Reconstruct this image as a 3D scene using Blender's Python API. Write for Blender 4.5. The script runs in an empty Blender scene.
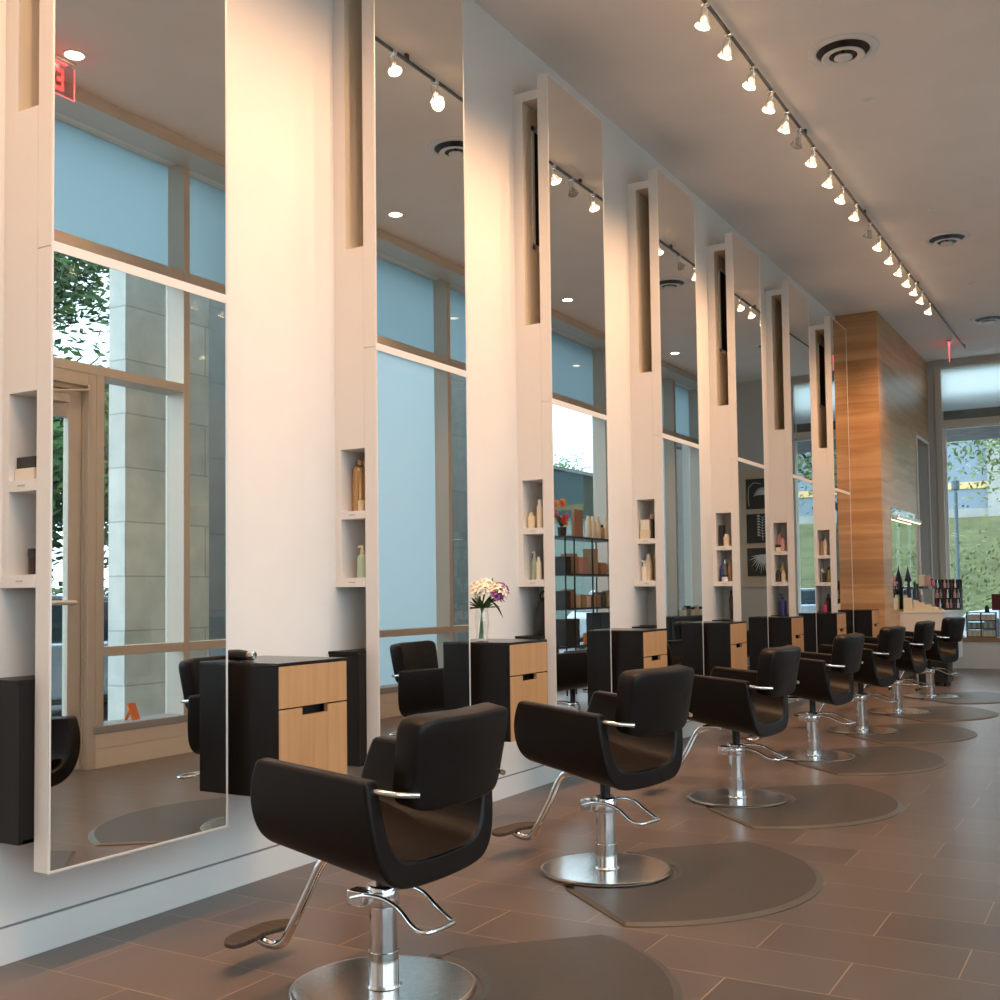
import bpy, bmesh, math, random
from mathutils import Vector, Matrix
random.seed(7)
PI = math.pi
scene = bpy.context.scene
COL = scene.collection

# ------------------------------------------------------------------ measured layout
CAMX, CAMH = 3.551, 1.30
Y0, PITCH, MW, XM = 2.539, 1.909, 0.865, 0.263
ZT, ZS, ZB, ZC = 4.732, 2.548, 0.354, 5.063
XF, C1, C2, CT, CS, CB = 0.483, 0.926, 1.377, 1.024, 0.834, 0.473
XK, YK = 0.553, 15.402
XW, XG, YE = 3.93, 4.12, 19.40

# ------------------------------------------------------------------ materials
def mat(name, color=(.8, .8, .8), rough=.5, metal=0.0, spec=.5, emit=None, es=0.0):
    m = bpy.data.materials.new(name); m.use_nodes = True
    b = m.node_tree.nodes['Principled BSDF']
    b.inputs['Base Color'].default_value = (*color, 1)
    b.inputs['Roughness'].default_value = rough
    b.inputs['Metallic'].default_value = metal
    b.inputs['Specular IOR Level'].default_value = spec
    if emit:
        b.inputs['Emission Color'].default_value = (*emit, 1)
        b.inputs['Emission Strength'].default_value = es
    return m
def nd(m, t, **kw):
    n = m.node_tree.nodes.new(t)
    for k, v in kw.items(): setattr(n, k, v)
    return n
def lk(m, a, b): m.node_tree.links.new(a, b)
def bsdf(m): return m.node_tree.nodes['Principled BSDF']
def noise_color(m, c1, c2, scale=(1, 1, 1), nscale=5.0, detail=4, lo=.3, hi=.7, bump=0.0, rot=(0, 0, 0)):
    tc = nd(m, 'ShaderNodeTexCoord'); mp = nd(m, 'ShaderNodeMapping')
    mp.inputs['Scale'].default_value = scale; mp.inputs['Rotation'].default_value = rot
    lk(m, tc.outputs['Object'], mp.inputs['Vector'])
    n = nd(m, 'ShaderNodeTexNoise'); n.inputs['Scale'].default_value = nscale; n.inputs['Detail'].default_value = detail
    lk(m, mp.outputs[0], n.inputs['Vector'])
    r = nd(m, 'ShaderNodeValToRGB')
    r.color_ramp.elements[0].position = lo; r.color_ramp.elements[0].color = (*c1, 1)
    r.color_ramp.elements[1].position = hi; r.color_ramp.elements[1].color = (*c2, 1)
    lk(m, n.outputs['Fac'], r.inputs['Fac']); lk(m, r.outputs['Color'], bsdf(m).inputs['Base Color'])
    if bump:
        b = nd(m, 'ShaderNodeBump'); b.inputs['Strength'].default_value = bump; b.inputs['Distance'].default_value = .004
        lk(m, n.outputs['Fac'], b.inputs['Height']); lk(m, b.outputs['Normal'], bsdf(m).inputs['Normal'])
    return m
def fresnel_mix(m, base_node_out, gloss_rough=.0, ior=1.45, gcol=(1, 1, 1)):
    g = nd(m, 'ShaderNodeBsdfGlossy'); g.inputs['Roughness'].default_value = gloss_rough; g.inputs['Color'].default_value = (*gcol, 1)
    lw = nd(m, 'ShaderNodeLayerWeight'); lw.inputs['Blend'].default_value = .5
    pw = nd(m, 'ShaderNodeMath', operation='POWER'); pw.inputs[1].default_value = 5; lk(m, lw.outputs['Facing'], pw.inputs[0])
    f = nd(m, 'ShaderNodeMath', operation='MULTIPLY_ADD'); f.inputs[1].default_value = .95; f.inputs[2].default_value = .035; lk(m, pw.outputs[0], f.inputs[0])
    mx = nd(m, 'ShaderNodeMixShader')
    lk(m, f.outputs[0], mx.inputs[0]); lk(m, base_node_out, mx.inputs[1]); lk(m, g.outputs[0], mx.inputs[2])
    out = m.node_tree.nodes['Material Output']; lk(m, mx.outputs[0], out.inputs['Surface'])
def glass_sheet(name, tint=(.93, .98, .97)):
    m = mat(name); t = nd(m, 'ShaderNodeBsdfTransparent'); t.inputs['Color'].default_value = (*tint, 1)
    fresnel_mix(m, t.outputs[0]); return m
def frosted(name, tcol, dcol, k):
    m = mat(name)
    t = nd(m, 'ShaderNodeBsdfTranslucent'); t.inputs['Color'].default_value = (*tcol, 1)
    d = nd(m, 'ShaderNodeBsdfDiffuse'); d.inputs['Color'].default_value = (*dcol, 1)
    mx = nd(m, 'ShaderNodeMixShader'); mx.inputs[0].default_value = k
    lk(m, t.outputs[0], mx.inputs[1]); lk(m, d.outputs[0], mx.inputs[2])
    fresnel_mix(m, mx.outputs[0]); return m

M = {}
M['wall'] = noise_color(mat('white_paint', rough=.6), (.72, .685, .645), (.75, .715, .675), nscale=3)
M['white'] = mat('white_lacquer', (.74, .70, .655), .42)
M['cream'] = mat('cream_lacquer', (.80, .72, .62), .45)
M['ceiling'] = noise_color(mat('ceiling_paint', rough=.8), (.78, .695, .63), (.82, .73, .665), nscale=2)
M['groove'] = mat('shadow_gap', (.22, .22, .23), .7)
M['black'] = noise_color(mat('black_laminate', rough=.38), (.0085, .0062, .005), (.012, .009, .0075), scale=(6, 6, .6), nscale=4)
M['frame'] = mat('satin_aluminium', (.80, .76, .72), .32, .35)
M['chrome'] = mat('chrome', (.80, .80, .80), .10, 1.0)
M['brushed'] = noise_color(mat('brushed_steel', rough=.21, metal=1.0), (.60, .58, .56), (.74, .72, .70), nscale=60, detail=2)
bsdf(M['brushed']).inputs['Anisotropic'].default_value = .4
_t = nd(M['brushed'], 'ShaderNodeTangent', direction_type='RADIAL', axis='Z'); lk(M['brushed'], _t.outputs[0], bsdf(M['brushed']).inputs['Tangent'])
M['leather'] = noise_color(mat('black_vinyl', rough=.38), (.0060, .0036, .0027), (.0085, .0055, .0042), nscale=260, bump=.05)
for q_ in ('leather', 'black'): bsdf(M[q_]).inputs['Specular IOR Level'].default_value = .2
M['dark'] = mat('dark_plastic', (.012, .012, .013), .4)
M['rubber'] = noise_color(mat('brown_rubber', rough=.6), (.020, .013, .008), (.060, .040, .022), scale=(1, 55, 1), nscale=1.5, bump=.8)
M['mirror'] = mat('mirror_silver', (.80, .815, .80), 0.0, 1.0)
M['mirror'].node_tree.nodes['Principled BSDF'].inputs['Specular Tint'].default_value = (1, 1, 1, 1)
M['bronze'] = mat('window_metal', (.60, .54, .46), .42, .15)
M['sillgrey'] = mat('grey_sill', (.34, .34, .34), .45)
M['glass'] = glass_sheet('window_glass')
M['vaseglass'] = glass_sheet('vase_glass', (.97, .985, .98))
M['film'] = frosted('frosted_film', (.27, .40, .43), (.30, .39, .41), .22)
M['filmlow'] = frosted('pale_blue_shade', (.56, .70, .71), (.42, .50, .52), .2)
M['shade'] = frosted('white_shade', (.86, .92, .92), (.7, .72, .72), .1)
M['clearred'] = glass_sheet('edge_lit_acrylic', (1.0, .82, .84))
M['red'] = mat('exit_red', (.8, .02, .02), .4, emit=(1, .03, .03), es=3.0)
M['rededge'] = mat('exit_edge_glow', (.8, .1, .1), .4, emit=(1, .10, .12), es=2.2)
M['bulb'] = mat('lit_lamp_face', (1, 1, 1), .4, emit=(1.0, .78, .50), es=9)
M['capsule'] = mat('lit_capsule', (1, 1, 1), .4, emit=(1.0, .66, .36), es=13)
M['unlit'] = mat('unlit_lamp_face', (.5, .48, .45), .25, .4)
M['lampglass'] = glass_sheet('lamp_glass', (.96, .93, .9))
m = mat('dichroic_glass'); M['dichroic'] = m
_a = nd(m, 'ShaderNodeBsdfTransparent'); _b = nd(m, 'ShaderNodeBsdfDiffuse'); _b.inputs['Color'].default_value = (.75, .68, .6, 1)
_m = nd(m, 'ShaderNodeMixShader'); _m.inputs[0].default_value = .4; lk(m, _a.outputs[0], _m.inputs[1]); lk(m, _b.outputs[0], _m.inputs[2]); fresnel_mix(m, _m.outputs[0], .05)
M['downlight'] = mat('downlight_lens', (1, 1, 1), .4, emit=(1.0, .84, .62), es=14)
M['mat'] = noise_color(mat('grey_mat', rough=.42), (.052, .042, .034), (.062, .051, .041), nscale=40, bump=.04)
M['matedge'] = mat('mat_bevel', (.082, .067, .050), .38)
M['stone'] = None

# floor tile
m = mat('floor_tile', rough=.3); M['tile'] = m
tc = nd(m, 'ShaderNodeTexCoord'); mp = nd(m, 'ShaderNodeMapping')
mp.inputs['Location'].default_value = (-2.291 + .3425 + 6.85, -3.985 + 6.9, 0)
lk(m, tc.outputs['Object'], mp.inputs['Vector'])
br = nd(m, 'ShaderNodeTexBrick'); br.offset = .5; br.offset_frequency = 2; br.squash = 1.0
br.inputs['Scale'].default_value = 1.0; br.inputs['Brick Width'].default_value = .685; br.inputs['Row Height'].default_value = .345
br.inputs['Mortar Size'].default_value = .0030; br.inputs['Mortar Smooth'].default_value = .3; br.inputs['Bias'].default_value = 0
br.inputs['Color1'].default_value = (.092, .066, .053, 1); br.inputs['Color2'].default_value = (.132, .097, .078, 1)
br.inputs['Mortar'].default_value = (.29, .195, .12, 1)
lk(m, mp.outputs[0], br.inputs['Vector'])
ns = nd(m, 'ShaderNodeTexNoise'); ns.inputs['Scale'].default_value = 3.0; ns.inputs['Detail'].default_value = 3
mp2 = nd(m, 'ShaderNodeMapping'); mp2.inputs['Scale'].default_value = (1, 3.5, 1)
lk(m, tc.outputs['Object'], mp2.inputs['Vector']); lk(m, mp2.outputs[0], ns.inputs['Vector'])
mul = nd(m, 'ShaderNodeMixRGB', blend_type='MULTIPLY'); mul.inputs['Fac'].default_value = 0.0
rp = nd(m, 'ShaderNodeValToRGB'); rp.color_ramp.elements[0].color = (.66, .66, .66, 1); rp.color_ramp.elements[1].color = (1.2, 1.2, 1.2, 1)
rp.color_ramp.elements[0].position = .3; rp.color_ramp.elements[1].position = .7
lk(m, ns.outputs['Fac'], rp.inputs['Fac']); lk(m, br.outputs['Color'], mul.inputs[1]); lk(m, rp.outputs['Color'], mul.inputs[2])
lk(m, mul.outputs[0], bsdf(m).inputs['Base Color'])
rr = nd(m, 'ShaderNodeMapRange'); rr.inputs['To Min'].default_value = .22; rr.inputs['To Max'].default_value = .40
lk(m, ns.outputs['Fac'], rr.inputs['Value']); 
bp = nd(m, 'ShaderNodeBump'); bp.inputs['Strength'].default_value = .25; bp.inputs['Distance'].default_value = .002; bp.invert = True
lk(m, br.outputs['Fac'], bp.inputs['Height']); lk(m, bp.outputs['Normal'], bsdf(m).inputs['Normal'])

def wood(name, c1, c2, c3, stretch, rough=.42, plank=None, spec=.4):
    m = mat(name, rough=rough, spec=spec)
    tc = nd(m, 'ShaderNodeTexCoord'); mp = nd(m, 'ShaderNodeMapping'); mp.inputs['Scale'].default_value = stretch
    lk(m, tc.outputs['Object'], mp.inputs['Vector'])
    n = nd(m, 'ShaderNodeTexNoise'); n.inputs['Scale'].default_value = 1.0; n.inputs['Detail'].default_value = 6; n.inputs['Distortion'].default_value = .6
    lk(m, mp.outputs[0], n.inputs['Vector'])
    r = nd(m, 'ShaderNodeValToRGB'); r.color_ramp.elements[0].position = .30; r.color_ramp.elements[0].color = (*c1, 1)
    r.color_ramp.elements[1].position = .72; r.color_ramp.elements[1].color = (*c3, 1)
    e = r.color_ramp.elements.new(.5); e.color = (*c2, 1)
    lk(m, n.outputs['Fac'], r.inputs['Fac'])
    last = r.outputs['Color']
    if plank:
        sep = nd(m, 'ShaderNodeSeparateXYZ'); lk(m, tc.outputs['Object'], sep.inputs[0])
        d = nd(m, 'ShaderNodeMath', operation='DIVIDE'); d.inputs[1].default_value = plank; lk(m, sep.outputs['Z'], d.inputs[0])
        f = nd(m, 'ShaderNodeMath', operation='FLOOR'); lk(m, d.outputs[0], f.inputs[0])
        wn = nd(m, 'ShaderNodeTexWhiteNoise', noise_dimensions='1D'); lk(m, f.outputs[0], wn.inputs['W'])
        mr = nd(m, 'ShaderNodeMapRange'); mr.inputs['To Min'].default_value = .78; mr.inputs['To Max'].default_value = 1.16
        lk(m, wn.outputs['Value'], mr.inputs['Value'])
        mu = nd(m, 'ShaderNodeMixRGB', blend_type='MULTIPLY'); mu.inputs['Fac'].default_value = 1
        lk(m, last, mu.inputs[1]); lk(m, mr.outputs[0], mu.inputs[2]); last = mu.outputs[0]
    lk(m, last, bsdf(m).inputs['Base Color'])
    return m
M['maple'] = wood('maple_veneer', (.44, .225, .095), (.49, .26, .115), (.54, .30, .14), (22, 22, 1.2))
M['column'] = wood('banded_oak_veneer', (.40, .205, .085), (.52, .29, .13), (.62, .38, .19), (.7, .7, 9), .36, .34)
M['ledge'] = wood('ledge_wood', (.30, .16, .08), (.36, .2, .1), (.42, .25, .13), (1.5, 8, 8))

def stone(name, c1, c2, cj, bw=1.2, rh=1.1):
    m = mat(name, rough=.8)
    tc = nd(m, 'ShaderNodeTexCoord'); sep = nd(m, 'ShaderNodeSeparateXYZ'); lk(m, tc.outputs['Object'], sep.inputs[0])
    ad = nd(m, 'ShaderNodeMath', operation='ADD'); lk(m, sep.outputs['X'], ad.inputs[0]); lk(m, sep.outputs['Y'], ad.inputs[1])
    cb = nd(m, 'ShaderNodeCombineXYZ'); lk(m, ad.outputs[0], cb.inputs['X']); lk(m, sep.outputs['Z'], cb.inputs['Y'])
    b = nd(m, 'ShaderNodeTexBrick'); b.inputs['Scale'].default_value = 1; b.inputs['Brick Width'].default_value = bw; b.inputs['Row Height'].default_value = rh
    b.inputs['Mortar Size'].default_value = .008; b.inputs['Color1'].default_value = (*c1, 1); b.inputs['Color2'].default_value = (*c2, 1); b.inputs['Mortar'].default_value = (*cj, 1)
    lk(m, cb.outputs[0], b.inputs['Vector'])
    n = nd(m, 'ShaderNodeTexNoise'); n.inputs['Scale'].default_value = 4; n.inputs['Detail'].default_value = 8; lk(m, tc.outputs['Object'], n.inputs['Vector'])
    mu = nd(m, 'ShaderNodeMixRGB', blend_type='MULTIPLY'); mu.inputs['Fac'].default_value = .5
    lk(m, b.outputs['Color'], mu.inputs[1]); lk(m, n.outputs['Fac'], mu.inputs[2]); lk(m, mu.outputs[0], bsdf(m).inputs['Base Color'])
    return m
M['stone'] = stone('limestone', (.90, .89, .83), (.82, .81, .76), (.58, .58, .55), 1.0, .5)
M['stone_dark'] = stone('grey_limestone', (.19, .185, .165), (.165, .16, .145), (.09, .09, .085))
M['concrete'] = noise_color(mat('concrete', rough=.9), (.34, .34, .31), (.42, .42, .39), nscale=1.5)
M['canopy'] = noise_color(mat('canopy_soffit', rough=.9), (.10, .10, .10), (.20, .19, .18), nscale=4)
M['pave'] = noise_color(mat('paving', rough=.9), (.20, .21, .22), (.26, .27, .28), nscale=6)
M['grass'] = noise_color(mat('grass', rough=.9), (.060, .072, .022), (.125, .135, .050), nscale=.9, detail=8)
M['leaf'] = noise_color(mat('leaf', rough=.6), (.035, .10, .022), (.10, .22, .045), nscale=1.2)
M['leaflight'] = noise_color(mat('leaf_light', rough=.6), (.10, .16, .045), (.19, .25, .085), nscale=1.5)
M['bankleaf'] = noise_color(mat('bank_leaf', rough=.7), (.085, .11, .03), (.19, .21, .075), nscale=.8)
M['bark'] = noise_color(mat('bark', rough=.9), (.05, .04, .03), (.10, .08, .06), nscale=9)
M['bglass'] = mat('building_glass', (.014, .032, .024), .6, .0, .05)
M['bteal'] = mat('building_teal', (.15, .20, .18), .4)
M['bblue'] = mat('building_blue', (.20, .26, .32), .4)
M['byellow'] = mat('building_band', (.75, .5, .22), .5)
M['carpaint'] = mat('silver_car_paint', (.45, .50, .55), .25, .6)
M['carglass'] = mat('car_glass', (.03, .05, .06), .1)
M['pole'] = mat('pole_paint', (.08, .12, .14), .5)
M['artdark'] = mat('art_ground', (.035, .028, .022), .6)
M['artline'] = mat('art_line', (.62, .66, .64), .6)
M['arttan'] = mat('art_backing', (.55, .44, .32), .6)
M['tan'] = mat('warm_bounce_tan', (.72, .62, .48), .6)  # warm bounce light of the upper recesses, put into the colour
M['blacktop'] = mat('polished_black_top', (.012, .010, .009), .22)
M['tracks'] = mat('dark_track_metal', (.10, .095, .09), .4, .3)
M['greywall'] = mat('grey_wall', (.52, .50, .46), .7)  # plain grey of the end wall and doorway recess
def pc(name, c, r=.4, metal=0.0):
    if name not in M: M[name] = mat(name, c, r, metal)
    return M[name]
for n, c, r, mt in [('gold_can', (.50, .29, .13), .25, .6), ('pink_can', (.55, .30, .26), .4, 0), ('cream_plastic', (.68, .56, .38), .4, 0),
        ('ivory_plastic', (.72, .66, .54), .4, 0), ('sage_plastic', (.38, .50, .38), .4, 0), ('blue_plastic', (.02, .03, .16), .3, 0),
        ('white_plastic', (.75, .74, .72), .4, 0), ('tan_plastic', (.42, .26, .13), .45, 0), ('brown_glass', (.035, .018, .010), .25, 0),
        ('grey_plastic', (.25, .24, .23), .4, 0), ('rose_plastic', (.58, .30, .27), .4, 0), ('magenta_plastic', (.55, .06, .14), .35, 0),
        ('yellow_green', (.42, .44, .14), .4, 0), ('orange_card', (.85, .20, .03), .5, 0), ('print_card', (.40, .20, .11), .5, 0),
        ('black_card', (.015, .014, .013), .45, 0), ('burgundy', (.10, .012, .012), .4, 0), ('petal_white', (.85, .78, .66), .5, 0),
        ('petal_purple', (.22, .05, .20), .5, 0), ('petal_red', (.75, .05, .05), .5, 0), ('petal_yellow', (.85, .50, .03), .5, 0),
        ('petal_pink', (.80, .18, .30), .5, 0), ('stem_green', (.06, .13, .03), .5, 0), ('silver_cap', (.6, .6, .6), .2, .9), ('label_grey', (.45, .42, .39), .5, 0)]:
    pc(n, c, r, mt)

# ------------------------------------------------------------------ mesh helpers
def bx(bm, x0, x1, y0, y1, z0, z1):
    v = [bm.verts.new((x, y, z)) for x in (x0, x1) for y in (y0, y1) for z in (z0, z1)]
    for f in ((0, 1, 3, 2), (4, 6, 7, 5), (0, 4, 5, 1), (2, 3, 7, 6), (0, 2, 6, 4), (1, 5, 7, 3)):
        bm.faces.new([v[i] for i in f])
def tube(bm, pts, r, seg=10, caps=True):
    pts = [Vector(p) for p in pts]; rs = r if isinstance(r, (list, tuple)) else [r] * len(pts)
    rings = []; prev = None
    for i, p in enumerate(pts):
        t = (pts[min(i + 1, len(pts) - 1)] - pts[max(i - 1, 0)]).normalized()
        if prev is None:
            a = t.orthogonal().normalized()
        else:
            a = (prev - t * prev.dot(t))
            a = a.normalized() if a.length > 1e-6 else t.orthogonal().normalized()
        prev = a; b = t.cross(a)
        rings.append([bm.verts.new(p + (a * math.cos(2 * PI * k / seg) + b * math.sin(2 * PI * k / seg)) * rs[i]) for k in range(seg)])
    for A, B in zip(rings, rings[1:]):
        for k in range(seg): bm.faces.new((A[k], A[(k + 1) % seg], B[(k + 1) % seg], B[k]))
    if caps:
        bm.faces.new(rings[0][::-1]); bm.faces.new(rings[-1])
def lathe(bm, prof, c=(0, 0, 0), seg=24, axis=None, ring=False):
    c = Vector(c); q = Vector((0, 0, 1)).rotation_difference(Vector(axis)) if axis is not None else None
    rings = []
    for r, z in prof:
        ring = []
        for k in range(seg):
            v = Vector((max(r, 1e-4) * math.cos(2 * PI * k / seg), max(r, 1e-4) * math.sin(2 * PI * k / seg), z))
            if q: v = q @ v
            ring.append(bm.verts.new(c + v))
        rings.append(ring)
    for A, B in zip(rings, rings[1:]):
        for k in range(seg): bm.faces.new((A[k], A[(k + 1) % seg], B[(k + 1) % seg], B[k]))
    if ring:
        A, B = rings[-1], rings[0]
        for k in range(seg): bm.faces.new((A[k], A[(k + 1) % seg], B[(k + 1) % seg], B[k]))
    else:
        bm.faces.new(rings[0][::-1]); bm.faces.new(rings[-1])
def prism(bm, outline, z0, z1, f=lambda x, y, z: (x, y, z)):
    a = [bm.verts.new(f(x, y, z0)) for x, y in outline]; b = [bm.verts.new(f(x, y, z1)) for x, y in outline]
    n = len(a); bm.faces.new(a[::-1]); bm.faces.new(b)
    for i in range(n): bm.faces.new((a[i], a[(i + 1) % n], b[(i + 1) % n], b[i]))
def smooth_path(pts, n=6):
    P = [Vector(p) for p in pts]; out = []
    for i in range(len(P) - 1):
        p0, p1, p2, p3 = P[max(i - 1, 0)], P[i], P[i + 1], P[min(i + 2, len(P) - 1)]
        for k in range(n):
            t = k / n
            out.append(.5 * ((2 * p1) + (p2 - p0) * t + (2 * p0 - 5 * p1 + 4 * p2 - p3) * t * t + (-p0 + 3 * p1 - 3 * p2 + p3) * t ** 3))
    out.append(P[-1]); return out
def obj(name, bm, material, parent=None, bevel=0, smooth=False, seg=2, loc=None, subsurf=0):
    bmesh.ops.recalc_face_normals(bm, faces=bm.faces)
    me = bpy.data.meshes.new(name); bm.to_mesh(me); bm.free()
    for mm in (material if isinstance(material, (list, tuple)) else [material]): me.materials.append(mm)
    o = bpy.data.objects.new(name, me); COL.objects.link(o)
    if smooth:
        for p in me.polygons: p.use_smooth = True
        try: me.set_sharp_from_angle(angle=math.radians(42))
        except Exception: pass
    if bevel:
        b = o.modifiers.new('bevel', 'BEVEL'); b.width = bevel; b.segments = seg; b.limit_method = 'ANGLE'; b.angle_limit = math.radians(40)
        if bevel >= .008:
            for p in me.polygons: p.use_smooth = True
            b.harden_normals = True
    if subsurf:
        s = o.modifiers.new('sub', 'SUBSURF'); s.levels = s.render_levels = subsurf
    if parent: o.parent = parent
    if loc: o.location = loc
    return o
def boxes(name, lst, material, parent=None, bevel=0, **k):
    bm = bmesh.new()
    for b in lst: bx(bm, *b)
    return obj(name, bm, material, parent, bevel, **k)
def sheet(name, x, y0, y1, z0, z1, material, parent, axis='X'):
    bm = bmesh.new()
    P = [(x, y0, z0), (x, y1, z0), (x, y1, z1), (x, y0, z1)] if axis == 'X' else [(y0, x, z0), (y1, x, z0), (y1, x, z1), (y0, x, z1)]
    bm.faces.new([bm.verts.new(p) for p in P]); return obj(name, bm, material, parent)
def tag(o, label=None, cat=None, group=None, kind=None):
    if label: o['label'] = label
    if cat: o['category'] = cat
    if group: o['group'] = group
    if kind: o['kind'] = kind
    return o
def thing(name, label, cat, loc=(0, 0, 0), rotz=0, group=None):
    o = bpy.data.objects.new(name, None); COL.objects.link(o); o.location = loc; o.rotation_euler = (0, 0, rotz); o.empty_display_size = .1
    return tag(o, label, cat, group)
def copy_tree(o, parent=None):
    c = o.copy(); COL.objects.link(c)
    if parent: c.parent = parent
    for ch in list(o.children): copy_tree(ch, c)
    return c
def struct(o): o['kind'] = 'structure'; return o

# ------------------------------------------------------------------ camera
yaw, pit, roll = math.radians(30.143), math.radians(2.615), math.radians(-.724)
F = Vector((-math.sin(yaw) * math.cos(pit), math.cos(yaw) * math.cos(pit), math.sin(pit)))
R = Vector((math.cos(yaw), math.sin(yaw), 0)); U = R.cross(F)
R2 = R * math.cos(roll) + U * math.sin(roll); U2 = -R * math.sin(roll) + U * math.cos(roll)
cam = bpy.data.objects.new('camera', bpy.data.cameras.new('camera')); COL.objects.link(cam)
mw = Matrix((R2, U2, -F)).transposed().to_4x4(); mw.translation = (CAMX, 0, CAMH); cam.matrix_world = mw
cam.data.sensor_width = 36; cam.data.lens = 36 * 1104.98 / 1000; cam.data.shift_x = 0; cam.data.shift_y = .04283
cam.data.clip_start = .05; cam.data.clip_end = 400
scene.camera = cam

# ------------------------------------------------------------------ room shell
YN = -1.6
struct(boxes('floor', [(-.25, 4.3, YN - .1, YE + .25, -.12, 0)], M['tile']))
struct(boxes('ceiling', [(-.25, 4.35, YN - .1, YE + .3, ZC, ZC + .15)], M['ceiling']))
struct(boxes('wall_left', [(-.2, 0, YN, YK, .137, ZC), (-.2, -.012, YN, YK, 0, .137)], M['wall']))
struct(boxes('baseboard_left', [(-.012, .0005, YN, YK, 0, .127)], M['wall']))
struct(boxes('trim_1', [(-.012, -.006, YN, YK, .127, .137)], M['groove']))
struct(boxes('wall_near', [(-.2, 4.3, YN - .1, YN, 0, ZC)], M['wall']))
# veneered pier at the end of the mirror wall, with a tall doorway beyond it
DO0, DO1, DZ = 18.19, 19.26, 3.655
pier = struct(boxes('wall_pier', [(-.2, XK, YK, DO0, 0, ZC), (-.2, XK, DO0, DO1, DZ, ZC), (-.2, XK, DO1, YE, 0, ZC)], M['column']))
struct(boxes('trim_2', [(XK - .01, XK + .02, DO0 - .045, DO0, 0, DZ + .045), (XK - .01, XK + .02, DO0, DO1, DZ, DZ + .045), (XK - .01, XK + .02, DO1, DO1 + .045, 0, DZ + .045)], M['white'], bevel=.003))
struct(boxes('wall_recess', [(-.2, -.1, DO0, DO1, 0, DZ), (-.1, XK - .01, DO1 - .012, DO1, 0, DZ)], M['greywall']))
# end wall
WX0, WX1, TR0, TR1 = .77, 2.20, 3.95, 4.06
struct(boxes('wall_end', [(-.2, .67, YE, YE + .2, 0, ZC), (2.28, 4.3, YE, YE + .2, 0, ZC), (.67, 2.28, YE, YE + .2, 0, .42), (.67, 2.28, YE, YE + .2, 4.96, ZC)], M['greywall']))
we = boxes('window_1', [(.67, WX0, YE - .03, YE + .17, .42, 4.96), (WX1, 2.28, YE - .03, YE + .17, .42, 4.96), (WX0, WX1, YE - .03, YE + .17, TR0, TR1),
                        (WX0, WX1, YE - .03, YE + .17, .42, .48), (WX0, WX1, YE - .03, YE + .17, 4.92, 4.96)], M['bronze'], bevel=.004)
struct(we)
boxes('glass_pane', [(WX0, WX1, YE + .09, YE + .095, .48, TR0)], M['glass'], we)
boxes('inner_frame', [(WX0, WX0 + .045, YE + .06, YE + .12, .48, TR0), (WX0 + .045, WX1, YE + .06, YE + .12, TR0 - .03, TR0)], M['frame'], we)
boxes('transom_pane', [(WX0, WX1, YE + .09, YE + .095, TR1, 4.92)], M['glass'], we)
sheet('roller_shade', YE + .05, WX0, WX1, 4.22, 4.93, M['shade'], we, 'Y')

# window wall on the right: sill wall, mullions, transom
struct(boxes('wall_right', [(XW, XG + .08, 5.79, YE, 0, .144), (XW, XG + .08, 5.79, YE, .154, .26), (XW + .01, XG + .08, 5.79, YE, .144, .154),
                            (XW, XG + .08, YN, 4.42, 0, .26), (XW, XG + .1, YN, YE, 5.01, ZC)], M['cream']))
struct(boxes('trim_3', [(XW - .012, XG + .06, 5.775, YE, .26, .32), (XW - .012, XG + .06, YN, 4.42, .26, .32)], M['sillgrey'], bevel=.006))
struct(boxes('trim_4', [(3.64, XW, YN, YE, 4.965, ZC)], M['bronze']))
YM = [(-1.3, -1.23), (.60, .67), (2.50, 2.57), (4.42, 4.49), (5.79, 5.865), (6.69, 6.757), (8.75, 8.82), (10.81, 10.88), (12.90, 12.97), (15.20, 15.27), (18.06, 18.15), (19.33, 19.40)]
mull = []
for a, b in YM: mull.append((XW, XG + .03, a, b, 0 if 4.3 < a < 5 else .32, 3.03 if 5.7 < a < 5.8 else 5.01))
struct(boxes('trim_5', mull, M['bronze'], bevel=.004))
struct(boxes('trim_6', [(XW + .002, XG + .03, YM[i][1], YM[i + 1][0] if i != 3 else 6.69, 3.98, 4.07) for i in range(len(YM) - 1) if i != 4], M['bronze'], bevel=.003))
rails = [(XW + .002, XG - .08, YM[i][1], YM[i + 1][0], .85, .925) for i in (0, 1, 2, 4, 5, 6, 7)]
rails += [(XW + .002, XG + .03, 4.49, 6.69, 3.03, 3.105)]
struct(boxes('trim_7', rails, M['bronze'], bevel=.003))
n = 1
for i in range(len(YM) - 1):
    if i == 3: continue
    n += 1
    a, b = YM[i][1], YM[i + 1][0]
    w = bpy.data.objects.new('window_%d' % n, None); COL.objects.link(w); struct(w)
    z0 = 3.105 if i == 3 else .32
    if i in (6, 9):
        sheet('glass_pane', XG, a, b, z0, 3.98, M['filmlow'], w)
    else:
        boxes('glass_pane', [(XG, XG + .005, a, b, .32, 3.03), (XG, XG + .005, 4.49, b, 3.105, 3.98)] if i == 4 else [(XG, XG + .005, a, b, z0, 3.98)], M['glass'], w)
    sheet('transom_pane', XG, 4.49 if i == 4 else a, b, 4.07, 5.01, M['film'], w)
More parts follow.
